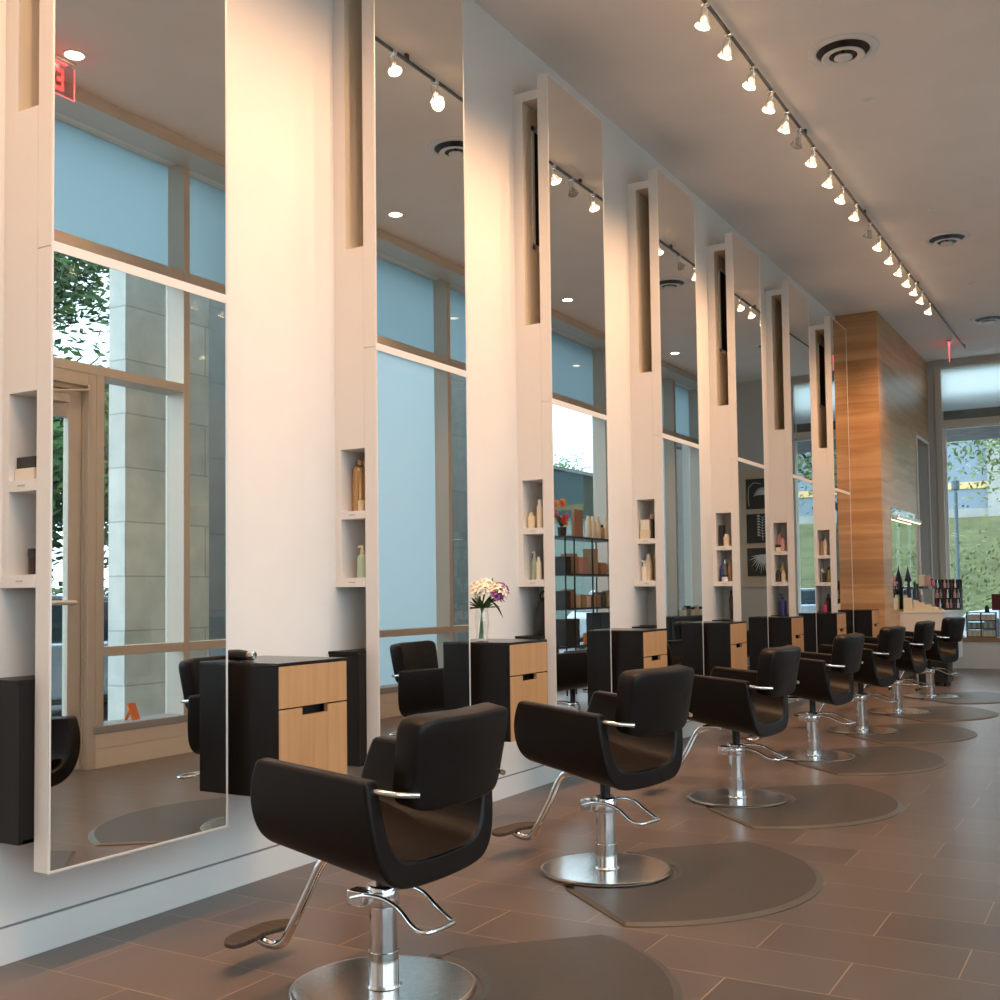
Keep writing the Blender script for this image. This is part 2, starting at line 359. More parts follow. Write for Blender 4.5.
# glazed street door between mullions
door = bpy.data.objects.new('door_1', None); COL.objects.link(door); struct(door)
D0, D1 = 4.49, 5.79
boxes('door_jamb', [(XW + .005, XG + .02, D1 - .075, D1, 0, 3.03), (XW + .005, XG + .02, D0, D0 + .075, 0, 3.03), (XW + .005, XG + .02, D0 + .075, D1 - .075, 2.93, 3.03),
                    (XW + .05, XG + .01, D1 - .085, D1 - .075, 0, 2.93), (XW + .05, XG + .01, D0 + .075, D0 + .085, 0, 2.93), (XW + .05, XG + .01, D0 + .085, D1 - .085, 2.895, 2.93)], M['bronze'], door, bevel=.003)
boxes('door_leaf', [(XW + .07, XW + .13, D1 - .205, D1 - .088, .01, 2.89), (XW + .07, XW + .13, D0 + .088, D0 + .205, .01, 2.89),
                    (XW + .07, XW + .13, D0 + .205, D1 - .205, .01, .24), (XW + .07, XW + .13, D0 + .205, D1 - .205, 2.68, 2.89)], M['bronze'], door, bevel=.003)
boxes('door_glass', [(XW + .10, XW + .105, D0 + .205, D1 - .205, .24, 2.68)], M['glass'], door)
bm = bmesh.new(); tube(bm, [(XW + .035, D0 + .18, 1.27), (XW + .035, D1 - .16, 1.27)], .018); tube(bm, [(XW + .035, D1 - .19, 1.27), (XW + .075, D1 - .19, 1.27)], .012); tube(bm, [(XW + .035, D0 + .22, 1.27), (XW + .075, D0 + .22, 1.27)], .012)
obj('push_bar', bm, M['frame'], door, smooth=True)
bm = bmesh.new(); bx(bm, XW + .0, XW + .06, D1 - .55, D1 - .25, 2.78, 2.84); tube(bm, [(XW + .02, D1 - .40, 2.85), (XW - .10, D1 - .15, 2.88), (XW + .03, D1 - .06, 2.95)], .01)
obj('door_closer', bm, M['bronze'], door, bevel=.004)

# ------------------------------------------------------------------ mirrors and niche towers
ORD = ['first', 'second', 'third', 'fourth', 'fifth', 'sixth', 'seventh']
MVIEW = ['reflecting the glass street door and stone pillar', 'reflecting a tall pale blue window', 'reflecting the black product rack and white sky',
         'reflecting a dim window and jars', 'reflecting the dark plant artworks', 'reflecting green branches and a street', 'standing against the veneered wood pier']
def mirror(k):
    y = Y0 + PITCH * k
    lab = 'tall white-framed wall mirror %s, %s' % (('nearest the camera' if k == 0 else 'farthest down the wall' if k == 6 else ORD[k] + ' along the wall'), MVIEW[k])
    t = thing('styling_mirror', lab, 'mirror', (XM, y, ZB), 0, 'tall mirrors along the white wall')
    H, T = ZT - ZB, .076
    zs = ZS - ZB
    boxes('mirror_panel', [(-T, -.006, 0, MW, 0, zs - .0015), (-T, -.006, 0, MW, zs + .0015, H), (-T + .01, -.006, .004, MW - .004, zs - .0015, zs + .0015)], M['white'], t, bevel=.002)
    e = .008
    boxes('edge_frame', [(-.006, .001, 0, e, 0, H), (-.006, .001, MW - e, MW, 0, H), (-.006, .001, e, MW - e, 0, e), (-.006, .001, e, MW - e, H - e, H)], M['frame'], t)
    boxes('seam_strip', [(-.006, .001, e, MW - e, zs - .018, zs + .018)], M['white'], t)
    boxes('mirror_glass', [(-.006, -.001, e, MW - e, e, zs - .018)], M['mirror'], t)
    boxes('mirror_glass', [(-.006, -.001, e, MW - e, zs + .018, H - e)], M['mirror'], t)
def tower(k):
    y = Y0 + PITCH * k
    what = ['holding a dark box on a cream box', 'holding a gold spray can', 'with a black bag in its lowest niche', 'holding two stacked cream boxes', 'holding a tall black box and a blue bottle', 'with a blue spray bottle in its lowest niche', 'beside the last mirror before the wood pier'][k]
    t = thing('niche_tower', 'white niche tower behind the %s mirror, %s' % (ORD[k], what), 'shelf unit', (0, y, 0), 0, 'white niche towers behind the mirrors')
    X1, D = XM - .0765, .80
    lst = [(0, .036, 0, D, 2.041, 4.64), (.036, .072, 0, D, 2.041, 4.64), (.072, X1, 0, D, 4.58, 4.64), (.072, X1, 0, D, 2.041, 3.07),
           (0, .036, 0, D, 1.341, 2.041), (.036, X1, .28, .30, 1.341, 2.041), (0, X1, .28, .30, .455, 1.341), (.072, X1, D, D + .02, 3.07, 4.64)]
    boxes('tower_body', lst, M['white'], t)
    boxes('recess_bounce_tint', [(.072, .0725, .004, D - .001, 3.071, 4.579), (.0725, X1, D - .0015, D - .0005, 3.071, 4.579), (.0725, X1, .004, D - .002, 3.0702, 3.0712), (.0725, X1, .004, D - .002, 4.579, 4.5798)], M['tan'], t)  # added thin sheets, tinted tan to imitate warm bounce light in the recess
    boxes('shelf_board', [(.036, X1, 0, .28, 1.685, 1.725)], M['white'], t)
    boxes('shelf_board', [(0, X1, -.004, .28, 1.341, 1.387)], M['white'], t)
    boxes('shelf_label', [(.085, .125, -.002, 0, 1.703, 1.708)], M['label_grey'], t)
    boxes('shelf_label', [(.085, .125, -.006, -.004, 1.362, 1.367)], M['label_grey'], t)
    if k in (2, 4, 6):
        y0, y1, z0, z1 = .12, .46, 3.62, 4.46
        bm = bmesh.new()
        for a in ((y0, y0 + .03, z0, z1), (y1 - .03, y1, z0, z1), (y0, y1, z0, z0 + .03), (y0, y1, z1 - .03, z1)): bx(bm, .0725, .082, *a)
        g = obj('vent_frame', bm, M['white'], t)
        bm = bmesh.new(); bx(bm, .072, .0735, y0 + .03, y1 - .03, z0 + .03, z1 - .03)
        z = z0 + .045
        while z < z1 - .04:
            v = [bm.verts.new(p) for p in ((.0735, y0 + .03, z), (.0735, y1 - .03, z), (.081, y1 - .03, z + .010), (.081, y0 + .03, z + .010))]
            bm.faces.new(v); z += .022
        obj('vent_grille', bm, M['dark'], t)
def holder(k):
    y = Y0 + PITCH * k
    t = thing('tool_bin', 'slim black tool bin hung under the niches beside the %s mirror' % ORD[k], 'bin', (0, y, 0), 0, 'black tool bins under the niches')
    X1 = XM - .0775
    b = .016
    boxes('bin_body', [(.001, X1, -.06, -.06 + b, .455, 1.005), (X1 - b, X1, -.06 + b, .279, .455, 1.005), (.001, .001 + b, -.06 + b, .279, .455, 1.005), (.001, X1, -.06 + b, .279, .455, .47)], M['black'], t, bevel=.002)
    boxes('bin_lid', [(.001, X1, -.068, .279, 1.005, 1.02)], M['black'], t, bevel=.002)
def cabinet(k):
    y = Y0 + PITCH * k
    what = ['under a black hair dryer', 'carrying the vase of white flowers', 'beneath the bare third stretch of wall', 'fourth along the wall', 'fifth along the wall', 'sixth along the wall', 'against the wood pier, last in the row'][k]
    t = thing('drawer_cabinet', 'black wall-hung cabinet with maple drawer fronts, %s' % (what if k else 'nearest the camera, ' + what), 'cabinet', (0, y, 0), 0, 'drawer cabinets between the mirrors')
    a, b = C1, C2
    boxes('cabinet_case', [(0, XF - .02, a, a + .018, CB, CT - .012), (0, XF - .02, b - .018, b, CB, CT - .012), (0, XF - .02, a + .018, b - .018, CB, CB + .018), (0, .02, a + .018, b - .018, CB, CT - .012), (XF - .02, XF, a, a + .003, CB, CT - .012), (XF - .02, XF, b - .0025, b, CB, CT - .012)], M['black'], t, bevel=.0015)
    boxes('cabinet_top', [(0, XF, a, b, CT - .012, CT)], M['blacktop'], t, bevel=.0015)
    g = .0035
    d = boxes('drawer_front', [(XF - .02, XF, a + g, b - .003, CS + .003, CT - .015)], M['maple'], t, bevel=.001)
    w = b - a
    s0, s1, sz = a + w * .33, a + w * .70, .032
    d2 = boxes('drawer_front', [(XF - .02, XF, a + g, s0, CB, CS - .003), (XF - .02, XF, s1, b - .003, CB, CS - .003), (XF - .02, XF, s0, s1, CB, CS - .003 - sz)], M['maple'], t)
    boxes('finger_pull', [(XF - .06, XF - .055, s0 - .02, s1 + .02, CS - .06, CS + .02)], M['dark'], d2)
for k in range(7):
    mirror(k); tower(k); holder(k); cabinet(k)

# ------------------------------------------------------------------ salon chairs
def u_section(n=9):
    out = [(.345, .785), (.343, .72), (.335, .64), (.320, .56), (.295, .50), (.250, .458), (.19, .440), (.10, .432), (0, .430)]
    inn = [(.285, .785), (.280, .72), (.268, .65), (.250, .59), (.225, .55), (.190, .528), (.14, .518), (.07, .514), (0, .512)]
    out = [(p.x, p.y) for p in smooth_path([(a, b, 0) for a, b in out], 3)]; inn = [(p.x, p.y) for p in smooth_path([(a, b, 0) for a, b in inn], 3)]
    O = out + [(-y, z) for y, z in out[-2::-1]]; I = inn + [(-y, z) for y, z in inn[-2::-1]]
    return O, I
def shell_bm():
    bm = bmesh.new(); O, I = u_section()
    def xf(z):
        q = (z - .60) / .18
        return -.297 + (.040 * q * q if q > 0 else .030 * q * q)
    def xr(z): return .248 - (z - .43) / .355 * .038
    def P(t, y, z):
        zb, zt = .478 - .088 * t, .782 - .038 * t
        return (xf(z) + (xr(z) - xf(z)) * t, y * (.95 + .06 * t), zb + (z - .43) / .355 * (zt - zb))
    NX = 6; n = len(O)
    go, gi = [], []
    for i in range(NX + 1):
        t = i / NX
        go.append([bm.verts.new(P(t, y, z)) for y, z in O])
        gi.append([bm.verts.new(P(t, y, z)) for y, z in I])
    for i in range(NX):
        for j in range(n - 1):
            bm.faces.new((go[i][j], go[i][j + 1], go[i + 1][j + 1], go[i + 1][j]))
            bm.faces.new((gi[i][j], gi[i + 1][j], gi[i + 1][j + 1], gi[i][j + 1]))
        for j in (0, n - 1):
            bm.faces.new((go[i][j], go[i + 1][j], gi[i + 1][j], gi[i][j]))
    for i in (0, NX):
        for j in range(n - 1): bm.faces.new((go[i][j], gi[i][j], gi[i][j + 1], go[i][j + 1]))
    return bm
def pad_bm():
    """thick rounded back cushion: superellipse outline, puffed edges, slightly curved in plan"""
    bm = bmesh.new(); rings = []
    NS = 48
    def out(s):
        pts = []
        for k in range(NS):
            a = 2 * PI * k / NS; c, si = math.cos(a), math.sin(a)
            e = 2 / 7.5
            yy = math.copysign(abs(c) ** e, c); zz = math.copysign(abs(si) ** e, si)
            hw = .252 + .010 * zz
            pts.append((yy * (hw - s), zz * (.146 - s)))
        return pts
    prof = [(.100, 0), (.035, 0), (.014, .003), (.004, .010), (0, .022), (0, .084), (.0015, .0905), (.006, .0955), (.014, .098), (.100, .099)]
    for s, x in prof:
        ring = []
        for y, z in out(s):
            ring.append(bm.verts.new((x - .05 - y * y * .55, y, z)))
        rings.append(ring)
    for A, B in zip(rings, rings[1:]):
        for k in range(NS): bm.faces.new((A[k], A[(k + 1) % NS], B[(k + 1) % NS], B[k]))
    for ring in (rings[0], rings[-1]):
        cx = sum((v.co.x for v in ring)) / NS
        c = bm.verts.new((ring[0].co.x * 0 + (-.05 if ring is rings[0] else .048), 0, 0))
        for k in range(NS): bm.faces.new((ring[k], ring[(k + 1) % NS], c))
    rot = Matrix.Rotation(math.radians(10.4), 4, 'Y')
    bmesh.ops.transform(bm, matrix=Matrix.Translation((.312, 0, .786)) @ rot, verts=bm.verts)
    return bm
PROTO = None
def chair(k, x, y, lift, rot, label):
    global PROTO
    t = thing('salon_chair', label, 'chair', (x, y, 0), rot, 'black salon chairs along the mirrors')
    bm = bmesh.new(); lathe(bm, [(.0, 0), (.300, 0), (.308, .006), (.308, .014), (.302, .0175), (.29, .018), (.06, .0185), (.055, .026), (.0, .026)], seg=64)
    obj('base_disc', bm, M['brushed'], t, smooth=True)
    bm = bmesh.new(); lathe(bm, [(.0, .025), (.050, .025), (.050, .13), (.047, .131), (.047, .335), (.0, .335)], seg=32)
    obj('column', bm, M['chrome'], t, smooth=True)
    bm = bmesh.new(); lathe(bm, [(.0, .275), (.053, .275), (.055, .28), (.055, .34), (.05, .347), (.0, .347)], seg=32)
    bx(bm, -.085, -.02, -.085, -.03, .285, .335)
    obj('collar', bm, M['chrome'], t, smooth=True, bevel=.004)
    bm = bmesh.new(); lathe(bm, [(0, .345), (.024, .345), (.024, .435 + lift), (0, .435 + lift)], seg=20)
    obj('stem', bm, M['dark'], t, smooth=True)
    bm = bmesh.new()
    tube(bm, [(p[0] * .86, p[1] - .10 * max(p[0], 0), p[2]) for p in smooth_path([(-.06, -.10, .315), (.02, -.115, .335), (.12, -.125, .342), (.22, -.145, .330), (.32, -.185, .306), (.385, -.205, .300), (.415, -.185, .300), (.425, -.10, .302), (.415, -.07, .302), (.38, -.055, .304), (.30, -.03, .322), (.20, .01, .342), (.11, .03, .345), (.05, .035, .338)], 5)], .0075, 10)
    obj('pump_lever', bm, M['chrome'], t, smooth=True)
    bm = bmesh.new(); L = lift
    tube(bm, smooth_path([(-.10, 0, .422 + L), (-.20, 0, .418 + L), (-.262, 0, .385 + L), (-.33, .0, .27 + L * .7), (-.415, .0, .125 + L), (-.44, .0, .090 + L), (-.475, -.0, .074 + L), (-.515, -.01, .078 + L), (-.545, -.02, .095 + L)], 6), .0165, 12)
    obj('footrest_arm', bm, M['chrome'], t, smooth=True)
    bm = bmesh.new(); o = []
    for i in range(40):
        a = 2 * PI * i / 40; w = .062 * (1 - .28 * math.exp(-(math.sin(a) * .165 / .06) ** 2))
        o.append((-.56 + math.copysign(abs(math.cos(a)) ** .8, math.cos(a)) * w + .03 * math.sin(a) ** 2, -.01 + .165 * math.sin(a)))
    prism(bm, o, .099 + L, .116 + L)
    obj('foot_plate', bm, M['rubber'], t, bevel=.004)
    sh = obj('seat_shell', shell_bm(), M['leather'], t, bevel=.020, seg=4, loc=(0, 0, L))
    bm = bmesh.new(); _, I = u_section(); so = [(y * .985, z + .001) for y, z in I if z < .60]
    def zc(x, y, z):
        q = (x + .27) / .5; return (x, y, z - .006 + .044 * (1 - q) - .088 * q)
    prism(bm, so, -.262, .238, lambda y, z, x: zc(x, y, z if z < .57 else .555))
    obj('seat_cushion', bm, M['leather'], t, bevel=.010, seg=3, loc=(0, 0, L))
    obj('backrest', pad_bm(), M['leather'], t, smooth=True, loc=(0, 0, L))
    for s in (-1, 1):
        bm = bmesh.new()
        tube(bm, smooth_path([(.168, s * .312, .715), (.212, s * .308, .712), (.27, s * .285, .705), (.325, s * .238, .700)], 4), .0095, 12)
        obj('back_bracket', bm, M['chrome'], t, smooth=True, loc=(0, 0, L))
    return t
CH = [(1.345, 3.000, .0, -1.5, 'black salon chair nearest the camera, facing the first mirrors'),
      (1.345, 4.751, .021, -10, 'second black salon chair from the camera, between the nearest chair and the third'),
      (1.325, 6.735, .018, -3, 'third black salon chair from the camera, partly behind the second chair'),
      (1.300, 8.680, .024, -3.5, 'fourth black salon chair from the camera, in front of the fourth mirror'),
      (1.288, 10.44, .022, -5, 'fifth black salon chair from the camera, facing the sixth cabinet'),
      (1.280, 12.19, .022, -3, 'sixth black salon chair, next to last in the row'),
      (1.320, 14.02, .020, -12, 'last black salon chair in the row, in front of the white counter')]
for k, (x, y, l, r, lab) in enumerate(CH): chair(k, x, y, l, math.radians(r), lab)

# floor mats: round with a clipped flat side and a bay for the chair base
def mat_outline(s=1.0, inset=0.0):
    c = (.085, .05); r = .875 - inset; pts = []
    a0, a1 = math.radians(-67), math.radians(68)
    for i in range(57):
        a = a0 + (a1 - a0) * i / 56
        pts.append((c[0] + r * math.cos(a), c[1] + r * math.sin(a)))
    pts.append((.0 + inset, .47 - inset * .3)); pts.append((-.03 + inset, .33 - inset * .2))
    rb = .325 + inset
    for i in range(25):
        a = math.radians(98) - math.radians(196) * i / 24
        pts.append((rb * math.cos(a), rb * math.sin(a)))
    pts.append((-.03 + inset, -.36 + inset * .2)); pts.append((.0 + inset, -.40 + inset * .3))
    return pts
MLAB = ['grey floor mat around the nearest chair, cut off by the bottom edge', 'grey floor mat behind the second chair, its whole rim in view', 'grey floor mat behind the third chair', 'grey floor mat behind the fourth chair',
        'grey floor mat behind the fifth chair', 'grey floor mat behind the sixth chair', 'grey floor mat under the last chair']
for k, (x, y, l, r, lab) in enumerate(CH):
    t = thing('floor_mat', MLAB[k], 'mat', (x, y, .0), math.radians([0, 0, -6, -4, -6, -4, -4][k]), 'grey floor mats under the chairs')
    bm = bmesh.new(); a = mat_outline(); b = mat_outline(inset=.030)
    A = [bm.verts.new((px, py, 0)) for px, py in a]; A1 = [bm.verts.new((px, py, .004)) for px, py in a]; B = [bm.verts.new((px, py, .013)) for px, py in b]
    n_ = len(A)
    for i in range(n_):
        j = (i + 1) % n_
        bm.faces.new((A[i], A[j], A1[j], A1[i])); bm.faces.new((A1[i], A1[j], B[j], B[i]))
    bm.faces.new(A[::-1])
    obj('mat_rim', bm, M['matedge'], t)
    bm = bmesh.new(); f = bm.faces.new([bm.verts.new((px, py, .013)) for px, py in b]); bmesh.ops.triangulate(bm, faces=[f])
    obj('mat_top', bm, M['mat'], t)

# ------------------------------------------------------------------ track, lamps, ceiling fittings
TX = 1.285
tr = boxes('lighting_track', [(TX - .008, TX + .008, .2, 18.4, ZC - .055, ZC - .035)] + [(TX - .012, TX + .012, yy, yy + .03, ZC - .035, ZC) for yy in (.3, 3.3, 6.2, 8.95, 11.2, 14.2, 18.3)], M['tracks'])
tag(tr, 'thin grey lighting track running along the ceiling', 'track')
SPOT_W = 98.0
def spot(y, x, z, d, w, size=math.radians(104), blend=1.0, col=(1.0, .565, .30), r=.045):
    l = bpy.data.lights.new('lamp_beam', 'SPOT'); l.energy = w; l.spot_size = size; l.spot_blend = blend; l.color = col; l.shadow_soft_size = r
    o = bpy.data.objects.new('lamp_beam', l); COL.objects.link(o); o.location = (x, y, z)
    o.rotation_euler = Vector(d).to_track_quat('-Z', 'Y').to_euler()
    return o
LY = [.55, 1.05, 1.55, 2.05, 2.55, 3.05, 3.55, 4.05, 4.55, 5.05, 5.55, 6.05, 6.57, 7.02, 7.55, 8.0, 8.42, 8.78, 9.22, 9.79, 10.26, 10.81, 11.44, 11.92, 12.49, 13.04, 13.55, 14.0, 14.47, 15.09]
OFF = (8.78, 11.44)
RND = random.Random(3)
def lamp_parts(t, lit, d):
    bm = bmesh.new(); bx(bm, -.022, .022, -.022, .022, -.012, .018); obj('clamp', bm, M['chrome'], t, bevel=.003)
    end = Vector((0, 0, -.070)) + d * .085
    for s in (-1, 1):
        bm = bmesh.new(); tube(bm, smooth_path([(0, s * .012, -.01), (.0, s * .052, -.05), (d.x * .05, s * .060, -.10), tuple(end + Vector((0, s * .046, 0)))], 4), .0035, 6)
        obj('wire_arm', bm, M['chrome'], t, smooth=True)
    bm = bmesh.new(); lathe(bm, [(.012, 0), (.014, .03), (.012, .05)], (0, 0, -.035), 12, d); obj('lamp_socket', bm, M['frame'], t, smooth=True)
    bm = bmesh.new(); q = Vector((0, 0, -.070))
    lathe(bm, [(.016, .005), (.022, .025), (.034, .052), (.050, .075)], q, 20, d, True); obj('reflector', bm, M['dichroic'], t, smooth=True)
    bm = bmesh.new(); lathe(bm, [(.006, .014), (.010, .022), (.010, .045), (.005, .052)], q, 12, d); obj('capsule', bm, M['capsule'] if lit else M['unlit'], t, smooth=True)
    bm = bmesh.new(); lathe(bm, [(.045, .075), (.045, .080), (.038, .084), (.0, .086)], q, 24, d); obj('lamp_face', bm, M['bulb'] if lit else M['unlit'], t, smooth=True)
DIRS = [Vector((-.30, -.05, -1)).normalized(), Vector((-.42, .12, -1)).normalized(), Vector((-.36, -.15, -1)).normalized()]
PRO = {}
NTH = {}
lit_i = 0
for i, y in enumerate(LY):
    lit = y not in OFF; key = (i % 3, lit)
    pos = 'behind the camera side of the frame' if y < 6.3 else None
    vis = [v for v in LY if v > 6.3]
    if y > 6.3:
        j = vis.index(y) + 1
        nm = ['first', 'second', 'third', 'fourth', 'fifth', 'sixth', 'seventh', 'eighth', 'ninth', 'tenth', 'eleventh', 'twelfth', 'thirteenth', 'fourteenth', 'fifteenth', 'sixteenth', 'seventeenth', 'last'][j - 1]
        lab = '%s track lamp, %s from the top along the ceiling track' % ('unlit glass' if not lit else 'lit warm glass', nm)
    else:
        lab = 'lit warm track lamp above the near chairs, out of frame overhead'
    if key not in PRO:
        t = thing('track_lamp', lab, 'lamp', (TX, y, ZC - .06), 0, 'track lamps along the ceiling' if y > 6.3 else 'near track lamps overhead')
        lamp_parts(t, lit, DIRS[i % 3]); PRO[key] = t
    else:
        t = copy_tree(PRO[key]); t.location = (TX, y, ZC - .06)
        tag(t, lab, 'lamp', 'track lamps along the ceiling' if y > 6.3 else 'near track lamps overhead')
    if lit:
        d = DIRS[i % 3]; p = Vector((TX, y, ZC - .130)) + d * .105
        aim = Vector((-.41 + RND.uniform(-.05, .05), RND.uniform(-.12, .12), -1)).normalized()
        spot(p.y, p.x, p.z, aim, SPOT_W)

def diffuser(x, y, lab):
    t = thing('ceiling_diffuser', lab, 'vent', (x, y, ZC), 0, 'round air diffusers in the ceiling')
    bm = bmesh.new(); lathe(bm, [(.180, -.001), (.24, -.001), (.238, -.008), (.205, -.020), (.180, -.012)], seg=48, ring=True); obj('outer_ring', bm, M['white'], t, smooth=True)
    bm = bmesh.new(); lathe(bm, [(0, -.0005), (.18, -.0005), (.18, -.003), (0, -.003)], seg=48); obj('throat', bm, M['dark'], t)
    bm = bmesh.new(); lathe(bm, [(.100, -.036), (.140, -.042), (.146, -.050), (.135, -.056), (.095, -.044)], seg=48, ring=True); obj('cone_ring', bm, M['white'], t, smooth=True)
    bm = bmesh.new(); lathe(bm, [(0, -.050), (.060, -.050), (.062, -.058), (.05, -.066), (0, -.068)], seg=40); obj('center_disc', bm, M['white'], t, smooth=True)
    bm = bmesh.new(); lathe(bm, [(0, -.003), (.012, -.003), (.012, -.052), (0, -.052)], seg=12); obj('center_stem', bm, M['dark'], t)
diffuser(1.865, 7.765, 'round white air diffuser nearest the camera, near the top of the picture')
diffuser(1.850, 12.60, 'round white air diffuser halfway down the ceiling')
diffuser(1.810, 16.70, 'round white air diffuser farthest down the ceiling')
for i, (y, lab) in enumerate([(8.68, 'small white sprinkler cap below the nearest diffuser'), (11.56, 'small white sprinkler cap just before the middle diffuser'), (14.65, 'small white sprinkler cap between the middle and far diffusers')]):
    bm = bmesh.new(); lathe(bm, [(0, 0), (.045, 0), (.043, -.006), (.028, -.010), (.026, -.014), (0, -.015)], seg=24)
    o = obj('sprinkler_cap', bm, M['white'], smooth=True, loc=(1.85, y, ZC + .002)); tag(o, lab, 'sprinkler', 'sprinkler caps in the ceiling')
for i, y in enumerate((1.2, 5.02, 8.83, 12.62, 16.4)):
    lab = ['recessed downlight behind the camera', 'recessed downlight by the exit sign seen in the first mirror', 'recessed downlight seen in the second mirror', 'recessed downlight seen in the third mirror', 'recessed downlight seen in the fourth mirror'][i]
    t = thing('downlight', lab, 'lamp', (3.25, y, ZC), 0, 'recessed downlights by the windows')
    bm = bmesh.new(); lathe(bm, [(.062, 0), (.085, 0), (.083, -.006), (.064, -.004)], seg=32, ring=True); obj('downlight_trim', bm, M['white'], t, smooth=True)
    bm = bmesh.new(); lathe(bm, [(0, -.001), (.064, -.001), (.064, -.004), (0, -.004)], seg=32); obj('downlight_lens', bm, M['downlight'], t)
    spot(y, 3.25, ZC - .02, (0, 0, -1), 170, math.radians(115), .7, (1, .62, .34), .05)

# exit signs: clear acrylic, red letters
def exit_sign(loc, rot, label):
    t = thing('exit_sign', label, 'sign', loc, rot)
    boxes('sign_mount', [(-.20, .20, -.035, .035, -.02, 0)], M['bronze'], t, bevel=.003)
    boxes('mount_glow', [(-.15, .15, -.012, .012, -.030, -.020)], M['rededge'], t)
    boxes('sign_plate', [(-.215, .215, -.004, .004, -.255, -.030)], M['clearred'], t)
    boxes('plate_edge', [(-.218, -.215, -.004, .004, -.255, -.030), (.215, .218, -.004, .004, -.255, -.030), (-.218, .218, -.004, .004, -.2575, -.255)], M['rededge'], t)
    cu = bpy.data.curves.new('exit_text', 'FONT'); cu.body = 'EXIT'; cu.size = .215; cu.align_x = 'CENTER'; cu.extrude = .002; cu.offset = .004
    tmp = bpy.data.objects.new('exit_text', cu); COL.objects.link(tmp)
    dg = bpy.context.evaluated_depsgraph_get(); me = bpy.data.meshes.new_from_object(tmp.evaluated_get(dg)); bpy.data.objects.remove(tmp)
    me.materials.clear(); me.materials.append(M['red'])
    o = bpy.data.objects.new('exit_letters', me); COL.objects.link(o); o.parent = t
    o.rotation_euler = (PI / 2, 0, 0); o.location = (0, -.0065, -.222); o.scale = (.58, 1, 1)
exit_sign((3.38, 4.91, ZC), -PI / 2, 'red EXIT sign on clear plate hung before the street door, seen in the first mirror')
exit_sign((1.10, 18.05, ZC), -PI / 2 + math.radians(7.7), 'red EXIT sign seen edge-on by the end window')

# ------------------------------------------------------------------ small products
def bottle(name, x, y, z, r, h, c, cap, kind, label, cat='bottle', group=None):
    t = thing(name, label, cat, (x, y, z), 0, group)
    bm = bmesh.new()
    if kind == 'can':
        lathe(bm, [(0, 0), (r, 0), (r, h * .78), (r * .8, h * .86), (r * .42, h * .90), (0, h * .90)], seg=20); obj('can_body', bm, M[c], t, smooth=True)
        bm = bmesh.new(); lathe(bm, [(0, h * .90), (r * .40, h * .90), (r * .36, h), (0, h)], seg=16); obj('nozzle', bm, M[cap], t, smooth=True)
    elif kind == 'pump':
        lathe(bm, [(0, 0), (r, 0), (r, h * .62), (r * .7, h * .70), (r * .4, h * .73), (0, h * .73)], seg=20); obj('bottle_body', bm, M[c], t, smooth=True)
        bm = bmesh.new(); lathe(bm, [(0, h * .73), (r * .42, h * .73), (r * .42, h * .86), (r * .25, h * .88), (r * .25, h), (0, h)], seg=16); bx(bm, -r * .9, r * .25, -r * .16, r * .16, h * .93, h); obj('pump_head', bm, M[cap], t, smooth=True)
    elif kind == 'jar':
        lathe(bm, [(0, 0), (r, 0), (r, h * .68), (0, h * .68)], seg=24); obj('jar_body', bm, M[c], t, smooth=True)
        bm = bmesh.new(); lathe(bm, [(0, h * .68), (r * 1.04, h * .68), (r * 1.04, h), (0, h)], seg=24); obj('jar_lid', bm, M[cap], t, smooth=True)
    else:
        lathe(bm, [(0, 0), (r, 0), (r, h * .72), (r * .8, h * .80), (0, h * .80)], seg=20); obj('bottle_body', bm, M[c], t, smooth=True)
        bm = bmesh.new(); lathe(bm, [(0, h * .80), (r * .62, h * .80), (r * .60, h), (0, h)], seg=16); obj('bottle_cap', bm, M[cap], t, smooth=True)
    return t
def carton(name, x0, x1, y0, y1, z0, h, c, label, cat='box', group=None):
    o = boxes(name, [(-(x1 - x0) / 2, (x1 - x0) / 2, -(y1 - y0) / 2, (y1 - y0) / 2, 0, h)], M[c], bevel=.002, loc=((x0 + x1) / 2, (y0 + y1) / 2, z0))
    return tag(o, label, cat, group)
def yk(k): return Y0 + PITCH * k
N1, N2, N3 = 1.725, 1.387, 1.02
# first tower
carton('gift_box', .005 + .036, .150, yk(0) + .02, yk(0) + .12, N1, .045, 'ivory_plastic', 'flat cream box in the first tower, under a dark box')
carton('gift_box', .045, .148, yk(0) + .025, yk(0) + .115, N1 + .045, .042, 'black_card', 'dark box lying on a cream box in the first tower')
bottle('cosmetic_jar', .092, yk(0) + .08, N2, .032, .095, 'brown_glass', 'dark', 'jar', 'small dark jar in the first tower, lower niche', 'jar')
# second tower
bottle('spray_can', .078, yk(1) + .10, N1, .038, .272, 'gold_can', 'gold_can', 'can', 'tall gold spray can in the upper niche of the second tower', 'can')
bottle('spray_can', 0.122, yk(1) + .13, N1, .030, .262, 'pink_can', 'rose_plastic', 'can', 'pink spray can beside the gold spray can', 'can')
bottle('cosmetic_jar', 0.127, yk(1) + .05, N1, .018, .055, 'cream_plastic', 'cream_plastic', 'jar', 'tiny cream jar in front of the pink spray can', 'jar')
bottle('pump_bottle', 0.122, yk(1) + .06, N2, .027, .165, 'sage_plastic', 'cream_plastic', 'pump', 'pale green pump bottle alone in the second tower, lower niche')
